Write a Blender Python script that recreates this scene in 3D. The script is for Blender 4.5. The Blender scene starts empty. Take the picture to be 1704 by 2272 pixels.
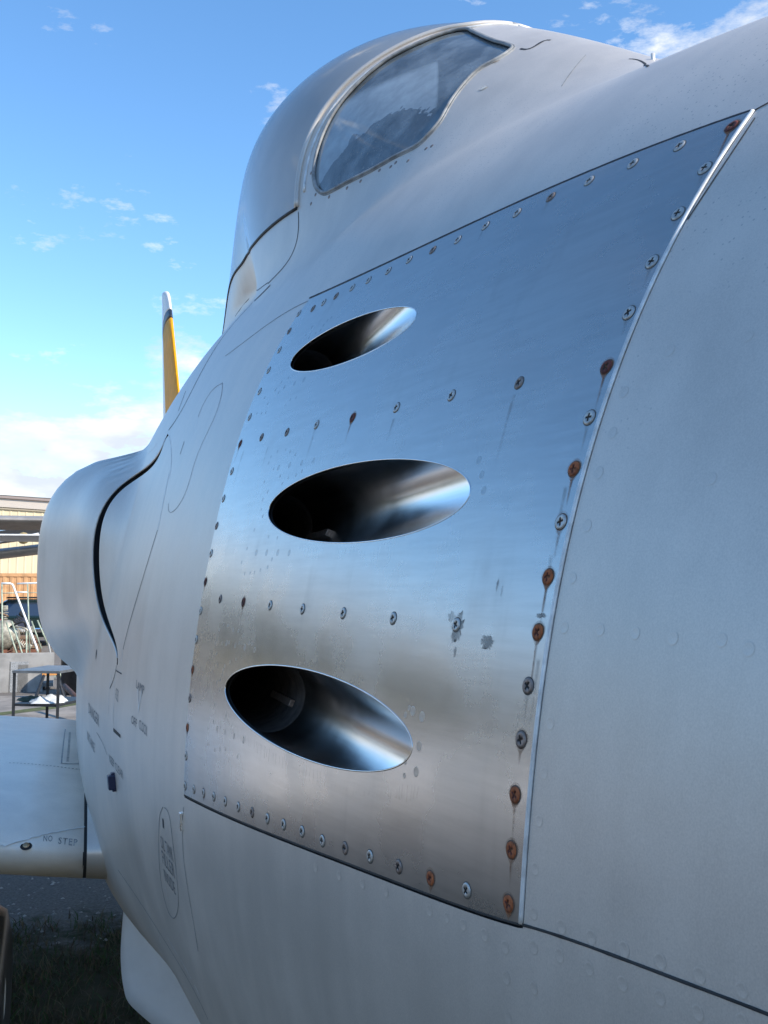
import bpy, bmesh, math, random
import numpy as np
from mathutils import Matrix, Vector
from mathutils.geometry import delaunay_2d_cdt
rng = np.random.default_rng(7); random.seed(7)
SC = bpy.context.scene
EYE = 1.6                                   # lens height above the ground

# ------------------------------------------------------------------ camera
FPX = 2209.; VPX, VPY = 180., 1320.; CX, CY = 852., 1136.
th = math.atan((VPY - CY) / FPX); ps = math.atan((CX - VPX) / FPX * math.cos(th))
FW = np.array([math.sin(ps) * math.cos(th), math.cos(ps) * math.cos(th), math.sin(th)])
RT = np.array([math.cos(ps), -math.sin(ps), 0.]); UP = np.cross(RT, FW)
cam_d = bpy.data.cameras.new('camera'); cam = bpy.data.objects.new('camera', cam_d)
SC.collection.objects.link(cam); SC.camera = cam
cam_d.sensor_fit = 'VERTICAL'; cam_d.sensor_height = 24.; cam_d.lens = FPX / 2272. * 24.
cam_d.clip_start = .02; cam_d.clip_end = 6000.
cam.matrix_world = Matrix(((RT[0], UP[0], -FW[0], 0), (RT[1], UP[1], -FW[1], 0), (RT[2], UP[2], -FW[2], EYE), (0, 0, 0, 1)))

# ------------------------------------------------------------------ sky, sun, exposure
SUN_EL, SUN_AZ = math.radians(36), math.radians(138)      # azimuth clockwise from +Y (aft) towards +X
world = bpy.data.worlds.new('World'); SC.world = world; world.use_nodes = True
nt = world.node_tree; nt.nodes.clear(); L = nt.links.new
def N(t, tree=None, **kw):
    n = (tree or nt).nodes.new(t)
    for k, v in kw.items(): setattr(n, k, v)
    return n
sky = N('ShaderNodeTexSky', sky_type='NISHITA', sun_disc=False, sun_elevation=SUN_EL, sun_rotation=SUN_AZ,
        altitude=50., air_density=1.0, dust_density=.05, ozone_density=2.2)
hs = N('ShaderNodeHueSaturation'); hs.inputs['Saturation'].default_value = 1.18; hs.inputs['Hue'].default_value = .4985; hs.inputs['Value'].default_value = 1.
L(sky.outputs[0], hs.inputs['Color'])
geo = N('ShaderNodeTexCoord'); sep = N('ShaderNodeSeparateXYZ'); L(geo.outputs['Generated'], sep.inputs[0])
mp = N('ShaderNodeMapping'); mp.inputs['Scale'].default_value = (1, 1, 2.6); mp.inputs['Location'].default_value = (2.2, 3.3, .7)
L(geo.outputs['Generated'], mp.inputs[0])
nz = N('ShaderNodeTexNoise'); nz.inputs['Scale'].default_value = 4.2; nz.inputs['Detail'].default_value = 9; nz.inputs['Roughness'].default_value = .64
L(mp.outputs[0], nz.inputs['Vector'])
# cumulus thickens towards the horizon, thins out overhead
def mrange(x, a, b, c, d, tree=None, smooth=True):
    m = N('ShaderNodeMapRange', tree); m.interpolation_type = 'SMOOTHSTEP' if smooth else 'LINEAR'
    for i, v in enumerate((a, b, c, d)): m.inputs[i + 1].default_value = v
    (tree or nt).links.new(x, m.inputs[0]); return m.outputs[0]
def mth(op, a, b=None, tree=None, clamp=False):
    m = N('ShaderNodeMath', tree, operation=op, use_clamp=clamp)
    for i, v in enumerate((a, b)):
        if v is None: continue
        if isinstance(v, (int, float)): m.inputs[i].default_value = v
        else: (tree or nt).links.new(v, m.inputs[i])
    return m.outputs[0]
thr = mrange(sep.outputs['Z'], .13, .215, .38, .60)
cl = mth('DIVIDE', mth('SUBTRACT', nz.outputs['Fac'], thr), .11, clamp=True)
cl = mth('MULTIPLY', cl, mrange(sep.outputs['Z'], -.02, .03, 0., .96))
nz2 = N('ShaderNodeTexNoise'); nz2.inputs['Scale'].default_value = 9.; nz2.inputs['Detail'].default_value = 5
L(mp.outputs[0], nz2.inputs['Vector'])
cr = N('ShaderNodeValToRGB'); cr.color_ramp.elements[0].position = .35; cr.color_ramp.elements[0].color = (2.8, 3.0, 3.4, 1)
cr.color_ramp.elements[1].position = .6; cr.color_ramp.elements[1].color = (4.4, 4.4, 4.4, 1); L(nz2.outputs['Fac'], cr.inputs[0])
mx = N('ShaderNodeMix', data_type='RGBA'); L(cl, mx.inputs['Factor']); L(hs.outputs[0], mx.inputs['A']); L(cr.outputs[0], mx.inputs['B'])
bg = N('ShaderNodeBackground'); bg.inputs['Strength'].default_value = .11; L(mx.outputs['Result'], bg.inputs['Color'])
wo = N('ShaderNodeOutputWorld'); L(bg.outputs[0], wo.inputs[0])
sun_d = bpy.data.lights.new('sun', 'SUN'); sun = bpy.data.objects.new('sun', sun_d); SC.collection.objects.link(sun)
sun_d.energy = 2.2; sun_d.angle = math.radians(.53); sun_d.color = (1., .93, .82)
SUNV = Vector((math.sin(SUN_AZ) * math.cos(SUN_EL), math.cos(SUN_AZ) * math.cos(SUN_EL), math.sin(SUN_EL)))
sun.rotation_euler = SUNV.to_track_quat('Z', 'Y').to_euler(); sun.location = (3, -3, 8)
SC.view_settings.view_transform = 'Standard'; SC.view_settings.look = 'None'
SC.view_settings.exposure = 1.38; SC.view_settings.gamma = 1.; SC.view_settings.use_curve_mapping = False
SC.render.engine = 'CYCLES'

# ------------------------------------------------------------------ helpers
def ray(p):
    p = np.asarray(p, float)
    return FW + RT * (p[..., 0:1] - CX) / FPX + UP * (CY - p[..., 1:2]) / FPX
def at(px, py, y):                          # a point at distance y (m) along the parking line, lens-relative
    d = ray(np.array([px, py])); return d * (y / d[1])
def mk(name, V, F, mat, parent=None, nrm=None, smooth=True, kind=None, mats=None, mi=None):
    V = np.array(V, float).reshape(-1, 3) + np.array([0, 0, EYE])
    if parent is not None: V = V - np.array(root_of(parent))
    me = bpy.data.meshes.new(name); me.from_pydata(V.tolist(), [], [list(map(int, f)) for f in F])
    for m in (mats or [mat]): me.materials.append(m)
    if mi is not None: me.polygons.foreach_set('material_index', np.asarray(mi, np.int32))
    me.polygons.foreach_set('use_smooth', [smooth] * len(me.polygons))
    me.update()
    if nrm is not None: me.normals_split_custom_set_from_vertices([tuple(n) for n in nrm])
    o = bpy.data.objects.new(name, me); SC.collection.objects.link(o)
    if parent is not None: o.parent = parent
    if kind: o['kind'] = kind
    return o
def root_of(o):
    while o.parent is not None: o = o.parent
    return o.location
def thing(name, label, cat, loc, group=None):
    o = bpy.data.objects.new(name, None); SC.collection.objects.link(o)
    o.location = (loc[0], loc[1], loc[2] + EYE); o['label'] = label; o['category'] = cat; o.empty_display_size = .2
    if group: o['group'] = group
    return o
def tag(o, label, cat, group=None):
    o['label'] = label; o['category'] = cat
    if group: o['group'] = group
    return o
class MB:
    def __init__(s): s.V = []; s.F = []
    def add(s, V, F):
        b = len(s.V); s.V += [tuple(v) for v in V]; s.F += [[i + b for i in f] for f in F]
    def box(s, a, b, M=None, bev=0.):
        bm = bmesh.new(); bmesh.ops.create_cube(bm, size=1.)
        c = [(a[i] + b[i]) / 2 for i in range(3)]; d = [abs(b[i] - a[i]) for i in range(3)]
        for v in bm.verts: v.co = Vector((v.co[i] * d[i] + c[i] for i in range(3)))
        if bev: bmesh.ops.bevel(bm, geom=bm.edges[:], offset=bev, segments=2, affect='EDGES', profile=.6)
        if M is not None: bm.transform(M)
        bm.verts.ensure_lookup_table(); bm.verts.index_update()
        s.add([v.co[:] for v in bm.verts], [[v.index for v in f.verts] for f in bm.faces]); bm.free(); return s
    def tube(s, pts, r, n=8, cap=True, closed=False):
        pts = [Vector(p) for p in pts]; m = len(pts); rr = r if hasattr(r, '__len__') else [r] * m
        base = len(s.V); pn = None
        for i, p in enumerate(pts):
            if closed: t = pts[(i + 1) % m] - pts[i - 1]
            else: t = pts[min(i + 1, m - 1)] - pts[max(i - 1, 0)]
            t.normalize()
            if pn is None:
                a = Vector((0, 0, 1)) if abs(t.z) < .9 else Vector((1, 0, 0)); u = t.cross(a).normalized()
            else:
                u = (pn - t * pn.dot(t)).normalized()
            pn = u; v = t.cross(u)
            for k in range(n):
                q = 2 * math.pi * k / n; s.V.append(tuple(p + (u * math.cos(q) + v * math.sin(q)) * rr[i]))
        for i in range(m if closed else m - 1):
            j = (i + 1) % m
            for k in range(n):
                s.F.append([base + i * n + k, base + i * n + (k + 1) % n, base + j * n + (k + 1) % n, base + j * n + k])
        if cap and not closed:
            s.F.append([base + k for k in range(n)][::-1]); s.F.append([base + (m - 1) * n + k for k in range(n)])
        return s
    def lathe(s, prof, c, axis='Z', n=24):   # prof: list of (r, h)
        base = len(s.V)
        for r, h in prof:
            for k in range(n):
                q = 2 * math.pi * k / n; a, b = r * math.cos(q), r * math.sin(q)
                s.V.append({'Z': (c[0] + a, c[1] + b, c[2] + h), 'X': (c[0] + h, c[1] + a, c[2] + b), 'Y': (c[0] + b, c[1] + h, c[2] + a)}[axis])
        for i in range(len(prof) - 1):
            for k in range(n): s.F.append([base + i * n + k, base + i * n + (k + 1) % n, base + (i + 1) * n + (k + 1) % n, base + (i + 1) * n + k])
        s.F.append([base + k for k in range(n)][::-1]); s.F.append([base + (len(prof) - 1) * n + k for k in range(n)])
        return s
    def build(s, name, mat, parent=None, smooth=False, kind=None):
        return mk(name, s.V, s.F, mat, parent, smooth=smooth, kind=kind)
def catmull(pts, n, closed=False):
    P = np.array(pts, float); m = len(P); out = []
    seg = m if closed else m - 1
    for i in range(seg):
        if closed: a, b, c, d = P[(i - 1) % m], P[i], P[(i + 1) % m], P[(i + 2) % m]
        else: a, b, c, d = P[max(i - 1, 0)], P[i], P[i + 1], P[min(i + 2, m - 1)]
        for t in np.linspace(0, 1, n, endpoint=False):
            out.append(.5 * ((2 * b) + (-a + c) * t + (2 * a - 5 * b + 4 * c - d) * t * t + (-a + 3 * b - 3 * c + d) * t ** 3))
    if not closed: out.append(P[-1])
    return np.array(out)
def polysm(pts, n, deg=4):                  # smooth open curve through hand-read points
    P = np.array(pts, float); t = np.r_[0, np.cumsum(np.hypot(*np.diff(P, axis=0).T))]; t /= t[-1]
    q = np.linspace(0, 1, n); deg = min(deg, len(P) - 1)
    return np.stack([np.polyval(np.polyfit(t, P[:, k], deg), q) for k in (0, 1)], -1)

# ------------------------------------------------------------------ materials
def newmat(name):
    m = bpy.data.materials.new(name); m.use_nodes = True; t = m.node_tree
    return m, t, t.nodes['Principled BSDF'], t.nodes['Material Output']
def pbr(name, col, rough=.5, metal=0., var=0., vscale=8., bump=0., bscale=60., spec=.5, rvar=0., stretch=None, dist=.002, detail=6):
    m, t, b, o = newmat(name); b.inputs['Base Color'].default_value = (*col, 1); b.inputs['Roughness'].default_value = rough
    b.inputs['Metallic'].default_value = metal; b.inputs['Specular IOR Level'].default_value = spec
    tc = N('ShaderNodeTexCoord', t); src = tc.outputs['Object']
    if stretch:
        mpn = N('ShaderNodeMapping', t); mpn.inputs['Scale'].default_value = stretch; t.links.new(src, mpn.inputs[0]); src = mpn.outputs[0]
    if var or rvar:
        n = N('ShaderNodeTexNoise', t); n.inputs['Scale'].default_value = vscale; n.inputs['Detail'].default_value = detail; n.inputs['Roughness'].default_value = .62
        t.links.new(src, n.inputs['Vector'])
        if var:
            mixn = N('ShaderNodeMix', t, data_type='RGBA'); mixn.inputs['A'].default_value = (*[c * (1 - var) for c in col], 1)
            mixn.inputs['B'].default_value = (*[min(1, c * (1 + var)) for c in col], 1)
            t.links.new(mrange(n.outputs['Fac'], .3, .7, 0, 1, t), mixn.inputs['Factor']); t.links.new(mixn.outputs['Result'], b.inputs['Base Color'])
        if rvar: t.links.new(mrange(n.outputs['Fac'], .3, .7, rough - rvar, rough + rvar, t), b.inputs['Roughness'])
    if bump:
        n2 = N('ShaderNodeTexNoise', t); n2.inputs['Scale'].default_value = bscale; n2.inputs['Detail'].default_value = 3
        t.links.new(src, n2.inputs['Vector'])
        bp = N('ShaderNodeBump', t); bp.inputs['Strength'].default_value = bump; bp.inputs['Distance'].default_value = dist
        t.links.new(n2.outputs['Fac'], bp.inputs['Height']); t.links.new(bp.outputs[0], b.inputs['Normal'])
    return m

# ------------------------------------------------------------------ fuselage surface (lens-relative metres; x starboard edge outward is negative, y aft, z up)

def nspline(xs,ys):
    xs=np.array(xs,float); ys=np.array(ys,float); n=len(xs); h=np.diff(xs)
    A=np.eye(n); b=np.zeros(n)
    for i in range(1,n-1):
        A[i,i-1]=h[i-1];A[i,i]=2*(h[i-1]+h[i]);A[i,i+1]=h[i]
        b[i]=6*((ys[i+1]-ys[i])/h[i]-(ys[i]-ys[i-1])/h[i-1])
    M=np.linalg.solve(A,b)
    def f(x):
        x=np.clip(x,xs[0],xs[-1]); i=np.clip(np.searchsorted(xs,x)-1,0,n-2)
        a=xs[i+1]-x; c=x-xs[i]; hh=h[i]
        return M[i]*a**3/(6*hh)+M[i+1]*c**3/(6*hh)+(ys[i]/hh-M[i]*hh/6)*a+(ys[i+1]/hh-M[i+1]*hh/6)*c
    return f
D=.65; ZC=-.215
w_body=nspline([-0.75,-0.5,-0.25,0,0.3,0.55,0.9,1.249,1.8,2.4,3,4.5,6,7.5,8.4],[0.06,0.15,0.222,0.284,0.352,0.4,0.467,0.524,0.5912,0.6377,0.6555,0.63,0.53,0.34,0.2])
H_up=nspline([-0.75,-0.5,-0.25,0,0.3,0.55,0.95,1.249,1.8,2.4,3,4.5,6,7.5,8.4],[0.09,0.24,0.36,0.45,0.575,0.69,0.812,0.902,0.965,1.03,1.033,1.03,0.87,0.6,0.4])
hl_ratio=nspline([-0.75,0.3,0.7,1.2,1.6,2,2.5,3.2,5,8.4],[1.2,1.3,1.3,1.3,1.31,1.13,1.06,1.05,1.35,1.0])
zt=nspline([0.85,1,1.2,1.4,1.58,1.72,2.1,2.6,3.2,4],[0.53,0.64,0.78,0.91,1.009,1.064,1.115,0.9984,0.9,0.62])
wcan=nspline([0.85,1,1.3,1.6,2,2.6,3.2,4],[0.16,0.2,0.285,0.3509,0.3481,0.3074,0.26,0.1])
zbf=nspline([0.85,1.2,1.6,2,2.4,3,4],[0.3,0.44,0.5386,0.8062,0.7283,0.5778,0.5])
# blister: ellipse centre (ox, oz), sizes by Y
bw=nspline([1.9,2.05,2.2,2.35,2.5,2.7,3.2,5],[0,0.1149,0.1982,0.2305,0.2838,0.295,0.27,0.05])
bh=nspline([1.9,2.05,2.2,2.35,2.5,2.7,3.2,5],[0,0.1255,0.2095,0.2502,0.2796,0.2732,0.27,0.1])
n_up=nspline([-0.75,1.3,2,2.6,8.4],[1.88,1.88,1.907,1.74,1.9])
n_lo=nspline([-0.75,0.9,1.3,1.8,2.3,3,8.4],[2,2,2.05,2.069,2.917,3.4,2.2])
NCF=nspline([0.85,1.3,1.6,2.1,3,4],[1.75,1.75,2.175,2.143,2.114,2.2])
BX=.458; BZ=.064; KB=.036; KC=.022
def ell(x,z,w,H,n):
    q=((np.abs(x)/w)**n+(np.abs(z)/H)**n+1e-12)**(1/n)
    return (q-1)*np.minimum(w,H)
def smin(a,b,k):
    h=np.clip(.5+.5*(b-a)/k,0,1); return b*(1-h)+a*h-k*h*(1-h)
def Fn(P):
    x=np.abs(D-P[...,0]); y=P[...,1]; z=P[...,2]
    w=w_body(y); zz=z-ZC
    H=np.where(zz>0,H_up(y),w*hl_ratio(y))
    f=ell(x,zz,w,H,np.where(zz>0,n_up(y),n_lo(y)))
    wc=wcan(y); zb=zbf(y); hc=np.maximum(zt(y)-zb,.02)
    g=ell(x,z-zb,wc,hc,NCF(np.clip(y,.85,4)))+np.where((y<.85)|(y>4),1,0)
    f=smin(f,g,KC)
    b_w=np.maximum(bw(y),.01); b_h=np.maximum(bh(y),.01)
    b=ell(x-BX,z-BZ,b_w,b_h,2.9)+np.where((y<1.9)|(y>5),1,0)
    f=smin(f,b,KB)
    return f+np.where(y<-.75,(-.75-y),0)+np.where(y>8.4,y-8.4,0)
def normal(P,e=1e-4):
    g=np.stack([Fn(P+np.eye(3)[i]*e)-Fn(P-np.eye(3)[i]*e) for i in range(3)],-1)
    return g/np.linalg.norm(g,axis=-1,keepdims=True)
def cast(dirs,t0=.2,t1=7,org=None):
    d=np.asarray(dirs,float); d=d/np.linalg.norm(d,axis=-1,keepdims=True); sh=d.shape[:-1]
    df=d.reshape(-1,3); o=np.zeros_like(df) if org is None else np.broadcast_to(org,d.shape).reshape(-1,3)
    tf=np.full(len(df),float(t0)); hf=np.zeros(len(df),bool); lo=tf.copy(); act=np.arange(len(df))
    for it in range(500):
        f=Fn(o[act]+df[act]*tf[act,None]); h=f<0
        hf[act[h]]=True; act=act[~h]; f=f[~h]
        if len(act)==0: break
        lo[act]=tf[act]; tf[act]+=np.clip(f*.5,.002,.1)
        act=act[tf[act]<t1]
    k=np.where(hf)[0]; a=lo[k].copy(); b=tf[k].copy()
    for _ in range(26):
        m=(a+b)/2; s=Fn(o[k]+df[k]*m[:,None])<0; b=np.where(s,m,b); a=np.where(s,a,m)
    tf[k]=b
    return hf.reshape(sh),(o+df*tf[:,None]).reshape(d.shape)
def z0f(y): return ZC+.6*H_up(y)
def par(P): return np.stack([P[...,1],np.arctan2(P[...,2]-z0f(P[...,1]),D-P[...,0])],-1)
def onsurf(yp):
    yp=np.asarray(yp,float); y=yp[...,0]; p=yp[...,1]
    c=np.stack([np.full(y.shape,D),y,z0f(y)],-1); e=np.stack([-np.cos(p),0*p,np.sin(p)],-1)
    return cast(-e,0,1.6,c+e*1.5)[1]

# ------------------------------------------------------------------ aircraft skin materials
def paint_mat(name, col=(.665, .595, .525), rough=.44, metal=.34, rust=0.):
    m, t, b, o = newmat(name); lk = t.links.new
    tc = N('ShaderNodeTexCoord', t); src = tc.outputs['Object']
    b.inputs['Metallic'].default_value = metal; b.inputs['Specular IOR Level'].default_value = .4
    big = N('ShaderNodeTexNoise', t); big.inputs['Scale'].default_value = 3.2; big.inputs['Detail'].default_value = 8; big.inputs['Roughness'].default_value = .65; lk(src, big.inputs['Vector'])
    mpn = N('ShaderNodeMapping', t); mpn.inputs['Scale'].default_value = (30, 30, 2.2); lk(src, mpn.inputs[0])
    run = N('ShaderNodeTexNoise', t); run.inputs['Scale'].default_value = 1.; run.inputs['Detail'].default_value = 5; lk(mpn.outputs[0], run.inputs['Vector'])
    g = N('ShaderNodeTexNoise', t); g.inputs['Scale'].default_value = 900.; g.inputs['Detail'].default_value = 2; lk(src, g.inputs['Vector'])
    f1 = mth('ADD', mth('MULTIPLY', big.outputs['Fac'], .5, t), mth('ADD', mth('MULTIPLY', run.outputs['Fac'], .14, t), mth('MULTIPLY', g.outputs['Fac'], .25, t), t), t)
    mix = N('ShaderNodeMix', t, data_type='RGBA'); mix.inputs['A'].default_value = (*[c * .84 for c in col], 1); mix.inputs['B'].default_value = (*[c * 1.08 for c in col], 1)
    lk(mrange(f1, .32, .58, 0, 1, t), mix.inputs['Factor'])
    # small worn and lichen-grey specks, thickest where rain and dust settle
    gn = N('ShaderNodeNewGeometry', t); sz = N('ShaderNodeSeparateXYZ', t); lk(gn.outputs['Normal'], sz.inputs[0]); N_z = sz.outputs['Z']
    sp = N('ShaderNodeTexVoronoi', t); sp.inputs['Scale'].default_value = 190.; lk(src, sp.inputs['Vector'])
    pm = mth('MULTIPLY', mrange(sp.outputs['Distance'], .10, .2, 1, 0, t), mth('MULTIPLY', mrange(big.outputs['Fac'], .48, .62, 0, .75, t), mrange(N_z, .2, .6, .25, 1., t), t), t)
    mix2 = N('ShaderNodeMix', t, data_type='RGBA'); lk(pm, mix2.inputs['Factor']); lk(mix.outputs['Result'], mix2.inputs['A']); mix2.inputs['B'].default_value = (.30, .29, .28, 1)
    lk(mix2.outputs['Result'], b.inputs['Base Color'])
    lk(mrange(f1, .35, .7, rough - .06, rough + .07, t), b.inputs['Roughness'])
    bp = N('ShaderNodeBump', t); bp.inputs['Strength'].default_value = .05; bp.inputs['Distance'].default_value = .0006; lk(g.outputs['Fac'], bp.inputs['Height'])
    bp2 = N('ShaderNodeBump', t); bp2.inputs["Strength"].default_value = .13; bp2.inputs['Distance'].default_value = .01
    wv = N('ShaderNodeTexNoise', t); wv.inputs['Scale'].default_value = 7.; wv.inputs['Detail'].default_value = 1; lk(src, wv.inputs['Vector'])
    lk(wv.outputs['Fac'], bp2.inputs['Height']); lk(bp2.outputs[0], bp.inputs['Normal']); lk(bp.outputs[0], b.inputs['Normal'])
    return m
def metal_mat(name, col, rough, brush, bstr, wavy=.0, smut=0., metal=1.):
    m, t, b, o = newmat(name); lk = t.links.new; tc = N('ShaderNodeTexCoord', t); src = tc.outputs['Object']
    b.inputs['Metallic'].default_value = metal
    mpn = N('ShaderNodeMapping', t); mpn.inputs['Scale'].default_value = brush; lk(src, mpn.inputs[0])
    n = N('ShaderNodeTexNoise', t); n.inputs['Scale'].default_value = 1.; n.inputs['Detail'].default_value = 4; n.inputs['Roughness'].default_value = .7; lk(mpn.outputs[0], n.inputs['Vector'])
    big = N('ShaderNodeTexNoise', t); big.inputs['Scale'].default_value = 9.; big.inputs['Detail'].default_value = 8; big.inputs['Roughness'].default_value = .65; lk(src, big.inputs['Vector'])
    mp2 = N('ShaderNodeMapping', t); mp2.inputs['Scale'].default_value = (40, 40, 3.); lk(src, mp2.inputs[0])
    run = N('ShaderNodeTexNoise', t); run.inputs['Scale'].default_value = 1.; run.inputs['Detail'].default_value = 6; lk(mp2.outputs[0], run.inputs['Vector'])
    mix = N('ShaderNodeMix', t, data_type='RGBA'); mix.inputs['A'].default_value = (*[c * .93 for c in col], 1); mix.inputs['B'].default_value = (*[min(1, c * 1.05) for c in col], 1)
    lk(mrange(mth('ADD', mth('MULTIPLY', n.outputs['Fac'], .6, t), mth('MULTIPLY', big.outputs['Fac'], .4, t), t), .35, .65, 0, 1, t), mix.inputs['Factor'])
    last = mix.outputs['Result']
    if smut:
        mx2 = N('ShaderNodeMix', t, data_type='RGBA'); lk(last, mx2.inputs['A']); mx2.inputs['B'].default_value = (.30, .28, .26, 1)
        lk(mth('MULTIPLY', mrange(run.outputs['Fac'], .52, .78, 0, 1, t), mrange(big.outputs['Fac'], .4, .7, 0, smut, t), t), mx2.inputs['Factor']); last = mx2.outputs['Result']
    lk(last, b.inputs['Base Color'])
    lk(mrange(big.outputs['Fac'], .3, .7, rough * .85, rough * 1.2, t), b.inputs['Roughness'])
    bp = N('ShaderNodeBump', t); bp.inputs['Strength'].default_value = bstr; bp.inputs['Distance'].default_value = .0004; lk(n.outputs['Fac'], bp.inputs['Height'])
    if wavy:
        b2 = N('ShaderNodeBump', t); b2.inputs['Strength'].default_value = wavy; b2.inputs['Distance'].default_value = .01
        w2 = N('ShaderNodeTexNoise', t); w2.inputs['Scale'].default_value = 9.; w2.inputs['Detail'].default_value = 1; lk(src, w2.inputs['Vector'])
        lk(w2.outputs['Fac'], b2.inputs['Height']); lk(b2.outputs[0], bp.inputs['Normal'])
    lk(bp.outputs[0], b.inputs['Normal'])
    return m
def decal_mat(name, col, amax=.8, scale=140., rough=.8, metal=0.):
    m, t, b, o = newmat(name); lk = t.links.new
    b.inputs['Base Color'].default_value = (*col, 1); b.inputs['Roughness'].default_value = rough; b.inputs['Metallic'].default_value = metal
    at_ = N('ShaderNodeAttribute', t, attribute_name='fade'); tc = N('ShaderNodeTexCoord', t)
    n = N('ShaderNodeTexNoise', t); n.inputs['Scale'].default_value = scale; n.inputs['Detail'].default_value = 5; lk(tc.outputs['Object'], n.inputs['Vector'])
    a = mth('MULTIPLY', at_.outputs['Fac'], mrange(n.outputs['Fac'], .25, .6, .25, 1, t), t)
    lk(mth('MULTIPLY', a, amax, t), b.inputs['Alpha'])
    return m
M_PAINT = paint_mat('silver_lacquer')
M_PAINT2 = paint_mat('silver_lacquer_worn')
M_WING = paint_mat('silver_wing_lacquer', (.85, .79, .71), .46, .06)
M_ALU = metal_mat('bare_aluminium', (.49, .465, .44), .27, (50, 9, 160), .07, .02, .35, .86)
M_POL = metal_mat('polished_steel', (.70, .69, .675), .22, (200, 4, 200), .10, .0, .3)
M_RIM = metal_mat('bright_edge', (.86, .86, .86), .25, (90, 90, 90), .1)
M_DARK = pbr('dark_gap', (.018, .018, .02), .9)
M_SLOT = pbr('slot_black', (.012, .012, .014), .8)
M_SOOT = pbr('sooty_steel', (.045, .037, .033), .6, .6, .4, 60.)
M_SEAL = pbr('sealant_dark', (.03, .032, .034), .7, 0, .4, 40.)
M_SEALG = pbr('sealant_grey', (.25, .25, .245), .55, 0, .35, 60.)
M_PALE = pbr('bare_seam', (.70, .69, .67), .45, .25, .2, 60.)
M_STEEL = pbr('dull_steel', (.46, .44, .41), .45, .6, .25, 300.)
M_STEELB = pbr('brown_steel', (.26, .20, .17), .55, .6, .35, 300.)
M_RUST = pbr('orange_rust', (.30, .085, .028), .85, 0, .5, 350., .5, 900., dist=.0004)
M_RUSTD = pbr('dark_rust', (.12, .030, .022), .8, .1, .5, 350., .5, 900., dist=.0004)
M_RING = pbr('grime', (.11, .10, .09), .7)
M_RECESS = pbr('recess_dirt', (.035, .03, .027), .8)
M_STREAK = decal_mat('rust_stain', (.27, .11, .045), .85)
M_GRIME = decal_mat('grey_stain', (.20, .185, .165), .30)
M_SMUDGE = decal_mat('grey_smudge', (.27, .255, .235), .55, 60.)
M_TEXT = pbr('stencil_ink', (.20, .205, .21), .6, .2, .5, 120.)
M_TEXTD = pbr('stencil_black', (.03, .035, .045), .6, 0, .3, 90.)

# ------------------------------------------------------------------ surface patches
KPH = .6
def inpoly(q, poly):
    x, y = q[:, 0], q[:, 1]; r = np.zeros(len(q), bool); a = poly; b = np.roll(poly, -1, 0)
    for i in range(len(a)):
        x0, y0, x1, y1 = a[i, 0], a[i, 1], b[i, 0], b[i, 1]
        if y0 == y1: continue
        c = ((y0 > y) != (y1 > y)); r ^= c & (x < (x1 - x0) * (y - y0) / (y1 - y0) + x0)
    return r
def offset_loop(lp, d):                      # lp in (Y, phi); d > 0 grows it
    q = lp * np.array([1, KPH]); t = np.roll(q, -1, 0) - np.roll(q, 1, 0); t /= np.linalg.norm(t, axis=1, keepdims=True) + 1e-12
    n = np.stack([t[:, 1], -t[:, 0]], -1)
    area = .5 * np.sum(q[:, 0] * np.roll(q[:, 1], -1) - np.roll(q[:, 0], -1) * q[:, 1])
    return (q + n * d * np.sign(area)) / np.array([1, KPH])
def resample(lp, step, closed=True):
    q = lp * np.array([1, KPH]); 
    if closed: q = np.vstack([q, q[:1]])
    s = np.r_[0, np.cumsum(np.linalg.norm(np.diff(q, axis=0), axis=1))]; n = max(4, int(s[-1] / step))
    u = np.linspace(0, s[-1], n, endpoint=not closed)
    return np.stack([np.interp(u, s, q[:, 0]), np.interp(u, s, q[:, 1])], -1) / np.array([1, KPH])
def px2par(pts):
    h, P = cast(ray(np.array(pts, float))); return par(P)[h]
def patch(loops, grid, keep, clear):
    """constrained triangulation in the surface's own (station, angle) coordinates; keep(centroids) -> mask"""
    sc = np.array([1, KPH]); V = []; E = []
    for lp, closed in loops:
        b = len(V); q = (lp * sc).tolist(); V += q; n = len(q)
        E += [(b + i, b + (i + 1) % n) for i in range(n if closed else n - 1)]
    C = np.array(V); G = grid * sc; ok = np.ones(len(G), bool)
    for i in range(0, len(G), 4000):
        dd = ((G[i:i + 4000, None, :] - C[None]) ** 2).sum(-1).min(1); ok[i:i + 4000] = dd > clear ** 2
    V += G[ok].tolist()
    vv, ee, ff, *_ = delaunay_2d_cdt([Vector(v) for v in V], E, [], 0, 1e-7)
    vv = np.array([v[:] for v in vv]); ff = np.array(ff); cen = vv[ff].mean(1) / sc
    ff = ff[keep(cen)]; used = np.unique(ff); mp_ = np.full(len(vv), -1); mp_[used] = np.arange(len(used))
    return vv[used] / sc, mp_[ff]
def orient(P, F, Nn):
    a, b, c = P[F[:, 0]], P[F[:, 1]], P[F[:, 2]]; fl = (np.cross(b - a, c - a) * Nn[F[:, 0]]).sum(1) < 0
    F = F.copy(); F[fl] = F[fl][:, ::-1]; return F
def surf_mesh(yp, F, off=0.):
    P = onsurf(yp); n = normal(P); return P + n * off, orient(P, F, n), n
def mirror(P, F, n):
    m = len(P); P2 = P * np.array([-1, 1, 1]) + np.array([2 * D, 0, 0]); n2 = n * np.array([-1, 1, 1])
    return np.vstack([P, P2]), np.vstack([F, F[:, ::-1] + m]), np.vstack([n, n2])
def wall(lp, o0, o1, flip=False):            # strip that gives a cut edge its depth
    P = onsurf(lp); n = normal(P); k = len(P); V = np.vstack([P + n * o0, P + n * o1])
    return V, [[i, (i + 1) % k, k + (i + 1) % k, k + i] for i in range(k)]
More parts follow.
